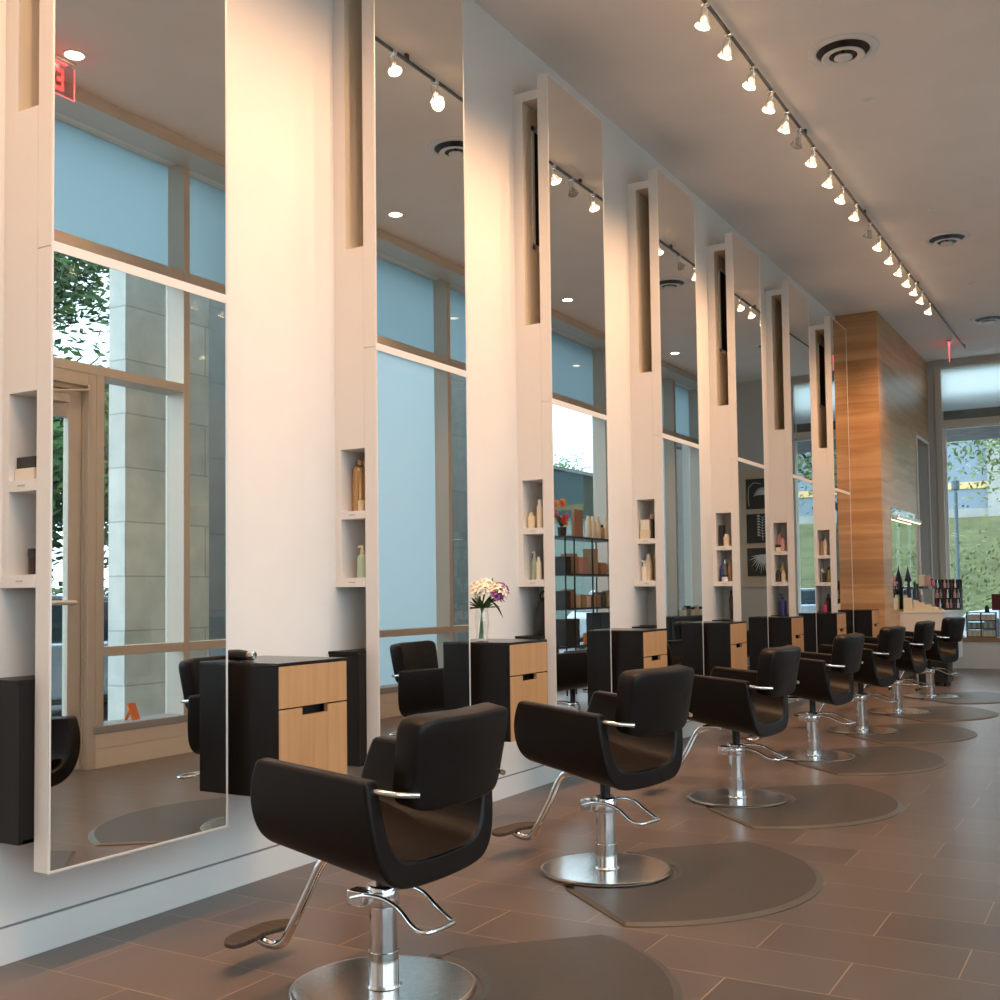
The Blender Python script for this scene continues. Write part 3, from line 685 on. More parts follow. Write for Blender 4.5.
# third tower
bottle('cosmetic_bottle', 0.066, yk(2) + .06, N1, .026, .105, 'cream_plastic', 'cream_plastic', 'b', 'short cream bottle at left in the third tower, upper niche')
bottle('cosmetic_bottle', 0.084, yk(2) + .13, N1, .022, .11, 'cream_plastic', 'cream_plastic', 'b', 'short cream bottle at the middle in the third tower, upper niche')
bottle('cosmetic_bottle', 0.122, yk(2) + .08, N1, .022, .19, 'ivory_plastic', 'white_plastic', 'b', 'tall ivory bottle in the third tower, upper niche')
bottle('pump_bottle', 0.066, yk(2) + .10, N2, .024, .19, 'sage_plastic', 'ivory_plastic', 'pump', 'pale green pump bottle between dark items in the third tower')
bottle('cosmetic_bottle', 0.124, yk(2) + .05, N2, .018, .15, 'ivory_plastic', 'ivory_plastic', 'b', 'small ivory bottle beside the green pump bottle, third tower')
carton('cosmetic_box', .105, .175, yk(2) + .16, yk(2) + .22, N2, .20, 'brown_glass', 'dark brown box at the back of the third tower, lower niche')
t = thing('black_bag', 'black soft bag standing in the lowest niche of the third tower', 'bag', (.125, yk(2) + .12, N3))
bm = bmesh.new(); lathe(bm, [(0, 0), (.050, .0), (.058, .03), (.058, .17), (.045, .22), (.02, .245), (0, .25)], seg=18); obj('bag_body', bm, M['dark'], t, smooth=True)
bm = bmesh.new(); tube(bm, smooth_path([(-.03, 0, .22), (-.03, 0, .27), (0, 0, .29), (.03, 0, .27), (.03, 0, .22)], 4), .005, 8); obj('bag_handle', bm, M['dark'], t, smooth=True)
# fourth tower
carton('cream_box', .045, .128, yk(3) + .03, yk(3) + .12, N1, .075, 'cream_plastic', 'lower of two stacked cream boxes in the fourth tower')
carton('cream_box', .047, .125, yk(3) + .035, yk(3) + .118, N1 + .075, .080, 'ivory_plastic', 'upper of two stacked cream boxes in the fourth tower')
bottle('cosmetic_bottle', 0.127, yk(3) + .08, N1, .022, .20, 'brown_glass', 'rose_plastic', 'b', 'dark bottle with pink cap beside the stacked cream boxes')
bottle('pump_bottle', 0.066, yk(3) + .06, N2, .026, .165, 'ivory_plastic', 'white_plastic', 'pump', 'short ivory pump bottle at left in the fourth tower, lower niche')
bottle('cosmetic_bottle', 0.090, yk(3) + .09, N2, .026, .215, 'cream_plastic', 'ivory_plastic', 'b', 'tall cream bottle in the middle of the fourth tower, lower niche')
bottle('cosmetic_bottle', 0.140, yk(3) + .13, N2, .022, .235, 'tan_plastic', 'cream_plastic', 'b', 'tall tan bottle at right in the fourth tower, lower niche')
carton('dark_tray', .03, .12, yk(3) - .0 + .02, yk(3) + .12, N3, .008, 'black_card', 'thin dark tray in the empty lowest niche of the fourth tower')
# fifth tower
carton('black_box', .050, .092, yk(4) + .04, yk(4) + .10, N1, .20, 'black_card', 'tall black box in the upper niche of the fifth tower')
bottle('cosmetic_bottle', 0.117, yk(4) + .06, N1, .030, .115, 'cream_plastic', 'ivory_plastic', 'b', 'short cream bottle beside the tall black box')
bottle('spray_bottle', 0.066, yk(4) + .05, N2, .018, .15, 'blue_plastic', 'blue_plastic', 'b', 'dark blue bottle at left in the fifth tower, lower niche')
bottle('cosmetic_jar', 0.102, yk(4) + .035, N2, .030, .062, 'white_plastic', 'blue_plastic', 'jar', 'white jar with blue lid in the fifth tower', 'jar')
bottle('cosmetic_bottle', 0.072, yk(4) + .13, N2, .024, .21, 'grey_plastic', 'silver_cap', 'b', 'grey bottle at the back of the fifth tower, lower niche')
bottle('cosmetic_tube', 0.127, yk(4) + .12, N2, .022, .20, 'tan_plastic', 'tan_plastic', 'b', 'tan tube at right in the fifth tower, lower niche', 'tube')
bottle('dark_bottle', 0.145, yk(4) + .08, N3, .020, .28, 'brown_glass', 'dark', 'b', 'tall dark bottle in the lowest niche of the fifth tower')
# sixth tower
bottle('cosmetic_bottle', 0.067, yk(5) + .13, N1, .032, .20, 'rose_plastic', 'rose_plastic', 'b', 'large rose bottle at the back of the sixth tower, upper niche')
carton('small_carton', .045, .115, yk(5) + .03, yk(5) + .08, N1, .045, 'ivory_plastic', 'white carton at the foot of the sixth tower niche')
carton('small_carton', .045, .115, yk(5) + .03, yk(5) + .08, N1 + .045, .03, 'black_card', 'black carton lying on a white carton, sixth tower')
bottle('cosmetic_bottle', 0.122, yk(5) + .05, N1, .026, .145, 'rose_plastic', 'pink_can', 'b', 'small rose bottle at right in the sixth tower, upper niche')
bottle('dark_bottle', 0.066, yk(5) + .06, N2, .028, .135, 'brown_glass', 'dark', 'b', 'dark bottle at left in the sixth tower, lower niche')
bottle('cosmetic_bottle', 0.097, yk(5) + .12, N2, .026, .21, 'yellow_green', 'tan_plastic', 'b', 'yellow green bottle at the back of the sixth tower')
bottle('cosmetic_bottle', 0.122, yk(5) + .05, N2, .024, .12, 'cream_plastic', 'cream_plastic', 'b', 'short cream bottle at right in the sixth tower, lower niche')
bottle('spray_bottle', 0.097, yk(5) + .08, N3, .042, .235, 'blue_plastic', 'blue_plastic', 'pump', 'dark blue spray bottle in the lowest niche of the sixth tower')
# seventh tower
bottle('cosmetic_bottle', 0.066, yk(6) + .10, N1, .022, .19, 'tan_plastic', 'rose_plastic', 'b', 'tan bottle at left in the seventh tower, upper niche')
bottle('cosmetic_bottle', 0.112, yk(6) + .08, N1, .024, .20, 'ivory_plastic', 'ivory_plastic', 'b', 'ivory bottle at right in the seventh tower, upper niche')
bottle('cosmetic_bottle', 0.066, yk(6) + .08, N2, .024, .17, 'grey_plastic', 'white_plastic', 'b', 'grey bottle with white cap in the seventh tower, lower niche')
bottle('dark_bottle', 0.087, yk(6) + .07, N2, .022, .15, 'brown_glass', 'cream_plastic', 'b', 'dark bottle with cream cap in the seventh tower, lower niche')
bottle('cosmetic_bottle', 0.140, yk(6) + .11, N2, .020, .19, 'yellow_green', 'dark', 'b', 'yellow green bottle in the seventh tower, lower niche')
bottle('dark_bottle', 0.122, yk(6) + .14, N3, .030, .22, 'brown_glass', 'dark', 'b', 'dark bottle in the lowest niche of the seventh tower')
bottle('cosmetic_jar', 0.097, yk(6) + .03, N3, .030, .085, 'magenta_plastic', 'magenta_plastic', 'jar', 'magenta jar in the lowest niche of the seventh tower', 'jar')

# hair dryer lying on the first cabinet
t = thing('hair_dryer', 'black hair dryer with chrome end lying on the first cabinet', 'hair dryer', (.200, yk(0) + 1.00, CT + .025))
bm = bmesh.new(); lathe(bm, [(.016, -.07), (.024, -.05), (.025, 0), (.021, .035), (.018, .05)], seg=20, axis=(1, .1, 0)); obj('dryer_barrel', bm, M['dark'], t, smooth=True)
bm = bmesh.new(); lathe(bm, [(.019, .049), (.021, .053), (.021, .074), (.016, .080), (.0, .078)], seg=20, axis=(1, .1, 0)); obj('dryer_nozzle', bm, M['chrome'], t, smooth=True)
bm = bmesh.new(); tube(bm, [(-.03, .012, -.008), (-.035, .07, -.012), (-.04, .12, -.0125)], [.012, .011, .010], 12); obj('dryer_handle', bm, M['dark'], t, smooth=True)

# vase of flowers on the second cabinet
def flower_bm(bm, c, r, n, d, cup=.35):
    d = Vector(d).normalized(); a = d.orthogonal().normalized(); b = d.cross(a)
    for k in range(n):
        t = 2 * PI * k / n + random.uniform(-.15, .15); u = a * math.cos(t) + b * math.sin(t); s = d.cross(u)
        P = [Vector(c), Vector(c) + u * r * .45 + d * r * cup * .7 + s * r * .24, Vector(c) + u * r * .95 + d * r * cup * .55 + s * r * .10,
             Vector(c) + u * r * 1.05 + d * r * cup * .35, Vector(c) + u * r * .95 + d * r * cup * .55 - s * r * .10, Vector(c) + u * r * .45 + d * r * cup * .7 - s * r * .24]
        bm.faces.new([bm.verts.new(p) for p in P])
def leaf_bm(bm, p0, p1, w, droop=.0):
    p0, p1 = Vector(p0), Vector(p1); ax = (p1 - p0); s = ax.cross(Vector((0, 0, 1)))
    s = s.normalized() if s.length > 1e-5 else Vector((1, 0, 0))
    prev = None
    for i in range(7):
        t = i / 6; c = p0 + ax * t - Vector((0, 0, 1)) * droop * t * t; ww = w * math.sin(PI * min(.98, t * .9 + .08))
        e = (bm.verts.new(c + s * ww), bm.verts.new(c + Vector((0, 0, -ww * .3))), bm.verts.new(c - s * ww))
        if prev:
            bm.faces.new((prev[0], prev[1], e[1], e[0])); bm.faces.new((prev[1], prev[2], e[2], e[1]))
        prev = e
VX, VY = .230, yk(1) + C1 + .125
t = thing('flower_vase', 'glass vase of white alstroemeria with green leaves on the second cabinet', 'vase', (VX, VY, CT)); t.scale = (.96, .96, .96)
bm = bmesh.new(); lathe(bm, [(0, 0), (.040, 0), (.041, .006), (.034, .03), (.038, .07), (.046, .11), (.040, .16), (.035, .19), (.045, .225), (.0425, .225), (.033, .19), (.038, .16), (.044, .11), (.036, .07), (.032, .03), (.037, .012), (0, .012)], seg=28)
obj('vase_glass', bm, M['vaseglass'], t, smooth=True)
bm = bmesh.new()
rr = random.Random(11)
heads = []
for i in range(20):
    a = rr.uniform(0, 2 * PI); q = rr.uniform(.02, .105); z = .335 - q * .55 + rr.uniform(-.02, .035)
    heads.append(Vector((q * math.cos(a) + .015, q * math.sin(a) + .02, z)))
heads.append(Vector((.03, .165, .275))); heads.append(Vector((.02, .15, .315)))
for h in heads:
    tube(bm, smooth_path([(-h.x * .14, -h.y * .14, .015), (h.x * .1, h.y * .1, .20), tuple(h - Vector((0, 0, .02)))], 4), .0028, 6)
obj('flower_stems', bm, M['stem_green'], t, smooth=True)
for i, h in enumerate(heads):
    bm = bmesh.new(); d = Vector((h.x * 3 + .25, h.y * 3 - .15, .55))
    flower_bm(bm, h, .050, 6, d, .5); flower_bm(bm, h + d.normalized() * .008, .040, 6, d, .85); flower_bm(bm, h + d.normalized() * .004, .052, 5, d, .3)
    obj('blossom', bm, M['petal_purple'] if i in (5, 16) else M['petal_white'], t)
bm = bmesh.new()
for i in range(34):
    a = rr.uniform(0, 2 * PI); q = rr.uniform(.06, .13); z = rr.uniform(.19, .27)
    leaf_bm(bm, (.02 * math.cos(a), .02 * math.sin(a), .20), (q * math.cos(a), q * math.sin(a), z + .02), .016, .02)
leaf_bm(bm, (.02, .05, .245), (.05, .17, .235), .012, .10); leaf_bm(bm, (.03, .08, .30), (.05, .20, .25), .010, .02); leaf_bm(bm, (.02, .06, .33), (.03, .09, .385), .010, 0); leaf_bm(bm, (.02, .1, .34), (.03, .16, .355), .010, .0)
obj('leaves', bm, M['stem_green'], t)

# ------------------------------------------------------------------ product rack (stands before the windows, seen in the third mirror)
RX0, RX1, RY0, RY1 = 3.28, 3.60, 12.50, 14.10
RZ = [.62, 1.10, 1.54, 2.02]
t = thing('product_rack', 'black wire product rack before the windows, seen in the third mirror', 'rack', (0, 0, 0))
for (xx, yy) in ((RX0, RY0), (RX0, RY1), (RX1, RY0), (RX1, RY1), (RX0, 13.30), (RX0, 12.76)):
    bm = bmesh.new(); tube(bm, [(xx, yy, 0), (xx, yy, 2.02)], .011, 8); obj('post', bm, M['dark'], t)
for z in RZ:
    boxes('rack_shelf', [(RX0 - .012, RX1 + .012, RY0 - .012, RY1 + .012, z - .025, z)], M['dark'], t)
g = 'products on the black rack'
rk = random.Random(5)
def rackbox(y0, w, d, h, z, c, lab): carton('product_box', RX0 + .03, RX0 + .03 + d, y0, y0 + w, z, h, c, lab, 'box', g)
for j, yy in enumerate((13.36, 13.50, 13.64)): bottle('white_bottle', 3.36, yy, RZ[3], .045, .30, 'ivory_plastic', 'ivory_plastic', 'b', 'tall white bottle in the trio on the rack top, seen in the third mirror', 'bottle', 'trio of white bottles on the rack top')
rackbox(12.85, .24, .05, .36, RZ[3], 'print_card', 'tall printed display box on the rack top')
for j, yy in enumerate((13.78, 13.92, 14.03)): bottle('lotion_bottle', 3.36, yy, RZ[3], .04, [.20, .30, .18][j], ['tan_plastic', 'ivory_plastic', 'tan_plastic'][j], ['dark', 'ivory_plastic', 'dark'][j], 'b', ['tan bottle with dark cap in the middle of the rack top', 'tall ivory bottle between two tan bottles', 'tan bottle with dark cap at the end of the rack top'][j], 'bottle', g)
ft = thing('flower_bunch', 'bunch of red and yellow flowers on the rack top, seen in the third mirror', 'flowers', (3.40, 12.66, RZ[3]))
bm = bmesh.new(); lathe(bm, [(0, 0), (.05, 0), (.06, .12), (0, .12)], seg=16); obj('flower_pot', bm, M['brown_glass'], ft, smooth=True)
bm = bmesh.new()
for i in range(8):
    a = rk.uniform(0, 6.3); leaf_bm(bm, (0, 0, .12), (.10 * math.cos(a), .10 * math.sin(a), rk.uniform(.18, .3)), .02)
obj('leaves', bm, M['stem_green'], ft)
for i in range(12):
    bm = bmesh.new(); c = (rk.uniform(-.10, .10), rk.uniform(-.14, .14), rk.uniform(.16, .44)); flower_bm(bm, c, .055, 7, (-1, -.3, .4), .3); flower_bm(bm, c, .035, 6, (-1, -.3, .4), .6)
    obj('blossom', bm, M[['petal_red', 'petal_yellow', 'petal_pink'][i % 3]], ft)
for j, (y0, w, h, c) in enumerate([(12.56, .16, .22, 'black_card'), (12.74, .18, .26, 'print_card'), (12.94, .14, .22, 'rose_plastic'), (13.09, .14, .22, 'pink_can'), (13.40, .14, .34, 'tan_plastic'), (13.62, .18, .16, 'print_card'), (13.86, .16, .14, 'cream_plastic')]):
    rackbox(y0, w, .16, h, RZ[2], c, ['black box at the left end of the rack second shelf', 'printed box beside the black box on the rack', 'rose box on the rack second shelf', 'pink box beside the rose box on the rack', 'tall tan box on the rack second shelf', 'low printed box on the rack second shelf', 'small cream box at the right end of the rack second shelf'][j])
for j in range(10):
    rackbox(12.55 + j * .155, .13, .14, [.22, .24, .17, .17, .15, .17, .16, .20, .18, .22][j], RZ[1], ['black_card', 'print_card', 'cream_plastic', 'tan_plastic', 'ivory_plastic', 'tan_plastic', 'print_card', 'brown_glass', 'tan_plastic', 'print_card'][j],
            'small boxed product, number %s from the left on the rack third shelf' % ['one', 'two', 'three', 'four', 'five', 'six', 'seven', 'eight', 'nine', 'ten'][j])
rackbox(12.55, .40, .22, .34, RZ[0], 'black_card', 'large black box at the left of the rack bottom shelf')
rackbox(13.25, .10, .10, .14, RZ[0], 'orange_card', 'small orange box on the rack bottom shelf')
rackbox(13.60, .34, .22, .40, RZ[0], 'black_card', 'large black box at the right of the rack bottom shelf')
# long dark counter with jars near the end of the window wall (seen in the fourth mirror)
t = thing('window_counter', 'long dark counter under the far side window, seen in the fourth mirror', 'counter', (0, 0, 0))
boxes('counter_top', [(3.56, 3.92, 16.9, 19.2, .84, .88)], M['dark'], t)
boxes('counter_leg', [(3.60, 3.66, 16.95, 17.01, 0, .84)], M['dark'], t); boxes('counter_leg', [(3.60, 3.66, 19.08, 19.14, 0, .84)], M['dark'], t); boxes('counter_panel', [(3.86, 3.90, 16.95, 19.14, 0, .84)], M['dark'], t)
for j, yy in enumerate((17.65, 17.86, 18.05, 18.26, 18.45)):
    bottle('glass_jar', 3.68, yy, .88, .06, .15 + .02 * (j % 2), ['ivory_plastic', 'grey_plastic', 'ivory_plastic', 'cream_plastic', 'white_plastic'][j], ['silver_cap', 'dark', 'dark', 'silver_cap', 'dark'][j], 'jar', ['ivory jar with silver lid at the near end of the window counter', 'grey jar with dark lid on the window counter', 'ivory jar with dark lid on the window counter', 'cream jar with silver lid on the window counter', 'white jar with dark lid at the far end of the window counter'][j], 'jar', 'jars on the window counter')

# orange card on the window sill (first mirror)
t = thing('orange_card', 'orange card leaning on the sill by the street door', 'card', (4.045, 6.24, .3205), math.radians(-18))
bm = bmesh.new(); prism(bm, [(-.045, 0), (-.033, .004), (.012, .135), (0, .135)], -.055, .055, lambda x, z, y: (x, y, z)); obj('card_sheet', bm, M['orange_card'], t)
bm = bmesh.new(); prism(bm, [(.0, .10), (.008, .10), (.055, 0), (.047, 0)], -.02, .02, lambda x, z, y: (x, y, z)); obj('card_stand', bm, M['orange_card'], t)

# ------------------------------------------------------------------ artworks on the end wall (seen in the fifth mirror)
tag(boxes('backing_panel', [(2.42, 3.20, YE - .022, YE - .001, 1.35, 3.45)], M['arttan'], bevel=.002), 'tan backing panel behind three dark plant pictures on the end wall', 'panel')
def art(z0, z1, lab, fn):
    x0, x1 = 2.50, 3.09
    t = thing('plant_picture', lab, 'picture', ((x0 + x1) / 2, YE - .03, (z0 + z1) / 2), 0, 'dark plant pictures on the end wall')
    w, h = (x1 - x0) / 2, (z1 - z0) / 2
    boxes('picture_ground', [(-w, w, -.012, .008, -h, h)], M['artdark'], t, bevel=.002)
    bm = bmesh.new(); fn(bm, w, h); obj('picture_drawing', bm, M['artline'], t, smooth=True)
def stroke(bm, pts, r): tube(bm, [(x, -.014, z) for x, z in pts], r, 5)
def bloom(bm, w, h):
    for k in range(13):
        a = PI * (.05 + .9 * k / 12); cx, cz = -.02, -.02
        pts = [(cx + math.cos(a) * s * .17 + .03 * math.sin(s * 3), cz + math.sin(a) * s * .19 - s * s * .05) for s in (0, .4, .75, 1.0)]
        stroke(bm, pts, [.004, .010, .009, .003])
    stroke(bm, [(.24, -h * .8), (.255, -.05), (.24, .12), (.15, .2), (.02, .18)], .006)
def sprig(bm, w, h):
    stroke(bm, [(0, -h * .85), (.01, 0), (-.01, h * .8)], .004)
    for k in range(8):
        z = -h * .6 + k * h * .19
        for s in (-1, 1):
            stroke(bm, [(0, z), (s * .05, z + .03)], .003)
            for q in range(3): lathe(bm, [(0, -.004), (.012, -.003), (.012, .003), (0, .004)], (s * (.06 + .014 * q), -.014, z + .03 + .012 * (q % 2)), 8, (0, 1, 0))
def fan(bm, w, h):
    for k in range(17):
        a = PI * (1.02 + .96 * k / 16); L = .22 + .05 * (k % 2)
        stroke(bm, [(0, .12), (math.cos(a) * L * .5, .12 + math.sin(a) * L * .55), (math.cos(a) * L, .12 + math.sin(a) * L * 1.25)], [.012, .012, .002])
art(2.75, 3.29, 'dark picture of a white drooping flower, top of three', bloom)
art(2.14, 2.66, 'dark picture of a white dotted sprig, middle of three', sprig)
art(1.55, 2.05, 'dark picture of white fan leaves, bottom of three', fan)

# ------------------------------------------------------------------ makeup counter on the pier
t = thing('makeup_counter', 'white wall-hung makeup counter on the wood pier', 'counter', (XK, 16.4, 0))
boxes('counter_body', [(.001, .585, .012, 1.80, .25, .945)], M['white'], t, bevel=.003)
boxes('front_panel', [(.03, .565, 0, .012, .28, .93)], M['cream'], t, bevel=.002)
boxes('counter_top', [(.001, .597, 0, 1.81, .945, .965)], M['white'], t, bevel=.003)
CTZ = .965
t = thing('makeup_mirror', 'frameless makeup mirror with light bar on the wood pier', 'mirror', (XK, 15.95, 0))
boxes('mirror_glass', [(.001, .012, 0, 1.88, 1.0, 2.43)], M['mirror'], t)
boxes('light_bar', [(.06, .10, .10, 1.92, 2.28, 2.33)], M['chrome'], t, bevel=.006)
boxes('bar_bracket', [(.012, .06, .3, .33, 2.29, 2.32), (.012, .06, 1.5, 1.53, 2.29, 2.32)], M['chrome'], t)
boxes('glow_tube', [(.065, .095, .14, 1.88, 2.272, 2.28)], mat('warm_tube', (1, 1, 1), .4, emit=(1, .78, .5), es=1.8), t)
t = thing('glass_shelf', 'small glass shelf on the makeup mirror holding boxes', 'shelf', (XK + .013, 17.2, 1.32))
boxes('shelf_plate', [(0, .34, 0, .62, 0, .012)], M['lampglass'], t); boxes('shelf_bracket', [(0, .30, .05, .06, -.03, 0), (0, .30, .56, .57, -.03, 0)], M['chrome'], t)
carton('pink_box', .68, .76, 17.28, 17.38, 1.333, .16, 'cream_plastic', 'cream box on the glass shelf over the makeup counter')
carton('pink_box', .77, .83, 17.30, 17.38, 1.333, .15, 'rose_plastic', 'rose box on the glass shelf over the makeup counter')
bottle('nail_bottle', .86, 17.36, 1.333, .022, .10, 'magenta_plastic', 'dark', 'b', 'magenta bottle on the glass shelf over the makeup counter')
rk = random.Random(9)
for j, (x, y, r, h, c, cap) in enumerate([(.62, 16.52, .03, .30, 'sage_plastic', 'dark'), (.66, 16.62, .025, .36, 'dark', 'dark'), (.72, 16.72, .028, .42, 'brown_glass', 'dark'), (.62, 16.82, .03, .44, 'dark', 'dark'), (.78, 16.90, .025, .30, 'grey_plastic', 'ivory_plastic'), (.70, 17.05, .03, .40, 'brown_glass', 'dark'), (.80, 16.62, .022, .16, 'blue_plastic', 'blue_plastic')]):
    bottle('makeup_bottle', x, y, CTZ, r, h, c, cap, 'b', ['sage bottle with dark cap at the near corner of the makeup counter', 'slim black bottle behind the sage bottle', 'brown bottle with dark cap on the makeup counter', 'tall black bottle by the makeup mirror', 'grey bottle with ivory cap on the makeup counter', 'tall brown bottle deep on the makeup counter', 'short blue bottle on the makeup counter'][j], 'bottle', 'bottles on the makeup counter')
t = thing('tent_card', 'beige tent card standing at the near end of the makeup counter', 'card', (.66, 16.46, CTZ))
bm = bmesh.new()
v = [bm.verts.new(p) for p in ((-.06, 0, 0), (.06, 0, 0), (.055, .03, .20), (-.055, .03, .20), (-.06, .06, 0), (.06, .06, 0))]
for f in ((0, 1, 2, 3), (5, 4, 3, 2), (0, 3, 4), (1, 5, 2), (0, 4, 5, 1)): bm.faces.new([v[i] for i in f])
obj('card_sheet', bm, M['cream_plastic'], t)
t = thing('black_cone', 'black pointed cone among the bottles on the makeup counter', 'cone', (.63, 16.50 + .22, CTZ + .001))
bm = bmesh.new(); lathe(bm, [(.045, .43), (.05, .44), (.0, .66)], seg=16); lathe(bm, [(0, 0), (.045, 0), (.012, .02), (.012, .43), (0, .43)], seg=16); obj('cone_body', bm, M['dark'], t, smooth=True)
# sloping tester tray
t = thing('tester_tray', 'sloping makeup tester tray on the makeup counter', 'tray', (.90, 16.75, CTZ), math.radians(6))
bm = bmesh.new(); prism(bm, [(-.20, 0), (.20, 0), (-.20, .17)], -.20, .62, lambda x, y, z: (x, z, y)); obj('tray_body', bm, M['cream_plastic'], t, bevel=.003)
for a in range(4):
    for b in range(6):
        bm = bmesh.new(); lathe(bm, [(0, 0), (.026, 0), (.026, .006), (0, .006)], (-.14 + a * .095, -.12 + b * .125, .17 - (.06 + a * .095) * .425 + .004), 14, (.39, 0, .92)); obj('compact', bm, M[['silver_cap', 'dark', 'rose_plastic', 'tan_plastic'][(a + b) % 4]], t, smooth=True)
# polish display
t = thing('polish_display', 'tiered black display of small bottles at the end of the makeup counter', 'display', (.98, 17.72, CTZ))
for i in range(3): boxes('display_tier', [(-.16, .20, i * .07, i * .07 + .08, 0, .03 + i * .15)], M['dark'], t)
boxes('display_back', [(-.17, .21, .222, .235, 0, .46)], M['dark'], t)
for i in range(3):
    for j in range(7):
        bm = bmesh.new(); c = (-.13 + j * .05, i * .07 + .04, .03 + i * .15)
        lathe(bm, [(0, 0), (.021, 0), (.021, .07), (.011, .08), (.011, .13), (0, .13)], c, 10); obj('polish_bottle', bm, M[['burgundy', 'silver_cap', 'brown_glass', 'rose_plastic', 'grey_plastic'][(i * 3 + j) % 5]], t, smooth=True)
# trolley under the counter and a frame beside it
t = thing('black_trolley', 'black box trolley on the floor under the makeup counter', 'trolley', (1.10, 15.75, 0))
boxes('trolley_body', [(-.20, .19, -.16, .30, .035, .33)], M['dark'], t, bevel=.01)
for sx in (-.16, .15):
    for sy in (-.12, .26):
        bm = bmesh.new(); tube(bm, [(sx - .012, sy, .018), (sx + .012, sy, .018)], .018, 12); obj('caster', bm, M['dark'], t)
t = thing('steel_frame', 'small steel frame stand between the last two chairs', 'stand', (.86, 14.95, 0))
for sx in (-.16, .16):
    bm = bmesh.new(); tube(bm, [(sx, 0, 0), (sx, 0, .36)], .012, 8); obj('leg', bm, M['chrome'], t, smooth=True)
bm = bmesh.new(); tube(bm, [(-.16, 0, .36), (.16, 0, .36)], .012, 8); tube(bm, [(-.16, 0, .06), (.16, 0, .06)], .010, 8); obj('cross_bar', bm, M['chrome'], t, smooth=True)
boxes('foot_bar', [(-.18, -.15, -.14, .14, 0, .02), (.15, .18, -.14, .14, 0, .02)], M['dark'], t)

# ------------------------------------------------------------------ bench under the end window
t = thing('window_bench', 'white built-in bench with wooden ledge under the end window', 'bench', (0, 19.16, 0))
boxes('bench_front', [(.60, 1.00, 0, .20, 0, .43), (1.004, 2.35, 0, .20, 0, .43)], M['white'], t)
boxes('bench_ledge', [(.60, 2.36, -.02, .205, .43, .50)], M['ledge'], t, bevel=.003)
t = thing('product_stand', 'dark tiered stand of small boxes on the bench ledge', 'stand', (1.08, 19.20, .50))
boxes('stand_frame', [(0, .42, 0, .012, .125, .14), (0, .42, 0, .012, .255, .27), (0, .42, 0, .012, .385, .40), (0, .42, 0, .14, -.0, .012), (0, .42, .012, .14, .13, .14), (0, .42, .012, .14, .26, .27), (-.012, 0, 0, .14, 0, .40), (.42, .432, 0, .14, 0, .40), (.20, .212, 0, .14, 0, .40)], M['dark'], t)
for i in range(3):
    for j in range(10):
        x = .008 + j * .0405 + (.004 if j > 4 else 0)
        boxes('boxed_product', [(x, x + .034, .012, .08, .012 + i * .13, .105 + i * .13)], M[['ivory_plastic', 'sage_plastic', 'cream_plastic', 'grey_plastic'][(i + j * 2) % 4]], t)
bottle('small_box', 1.38, 19.24, .901, .035, .11, 'dark', 'dark', 'b', 'small dark bottle standing on the product stand')
carton('burgundy_box', 1.46, 1.66, 19.18, 19.32, .93, .26, 'burgundy', 'burgundy box on a white block on the bench ledge')
carton('white_block', 1.56, 1.86, 19.17, 19.34, .50, .43, 'white_plastic', 'white display block on the bench ledge')

# ------------------------------------------------------------------ outdoors
struct(boxes('ground', [(4.2, 60, -30, 60, -.2, -.12), (-40, 4.2, YE + .25, 90, -.2, -.12)], M['pave']))
def tree(x, y, h, r, leafm, label, seed, n=2200, trunk=.16, base=-.12, ls=.13, low=.35):
    rn = random.Random(seed)
    t = thing('street_tree', label, 'tree', (x, y, base), 0, 'street trees outside the windows')
    bm = bmesh.new(); tube(bm, smooth_path([(0, 0, 0), (.05, 0, h * .25), (-.05, .08, h * .5), (.02, .02, h * .8)], 4), [trunk * (1 - .7 * i / 12) for i in range(13)], 8)
    obj('trunk', bm, M['bark'], t, smooth=True)
    bm = bmesh.new(); cl = []
    for i in range(14):
        a = rn.uniform(0, 6.28); z = h * rn.uniform(low, .9); q = r * rn.uniform(.5, 1.0) * (1.1 - abs(z / h - .6))
        e = Vector((q * math.cos(a), q * math.sin(a), z + q * .12)); s = Vector((0, 0, z - q * .35))
        tube(bm, smooth_path([tuple(s), tuple(s.lerp(e, .5) + Vector((0, 0, .15))), tuple(e)], 4), [.05 - .004 * k for k in range(9)], 6); cl += [e, s.lerp(e, .65)]
    obj('branches', bm, M['bark'], t, smooth=True)
    bm = bmesh.new()
    for i in range(n):
        c = rn.choice(cl) + Vector((rn.gauss(0, r * .18), rn.gauss(0, r * .18), rn.gauss(0, r * .13)))
        u = Vector((rn.gauss(0, 1), rn.gauss(0, 1), rn.gauss(0, .6))).normalized(); v = u.orthogonal().normalized(); s = ls * rn.uniform(.6, 1.3)
        bm.faces.new([bm.verts.new(c + u * s), bm.verts.new(c + v * s * .45), bm.verts.new(c - u * s), bm.verts.new(c - v * s * .45)])
    obj('foliage', bm, leafm, t)
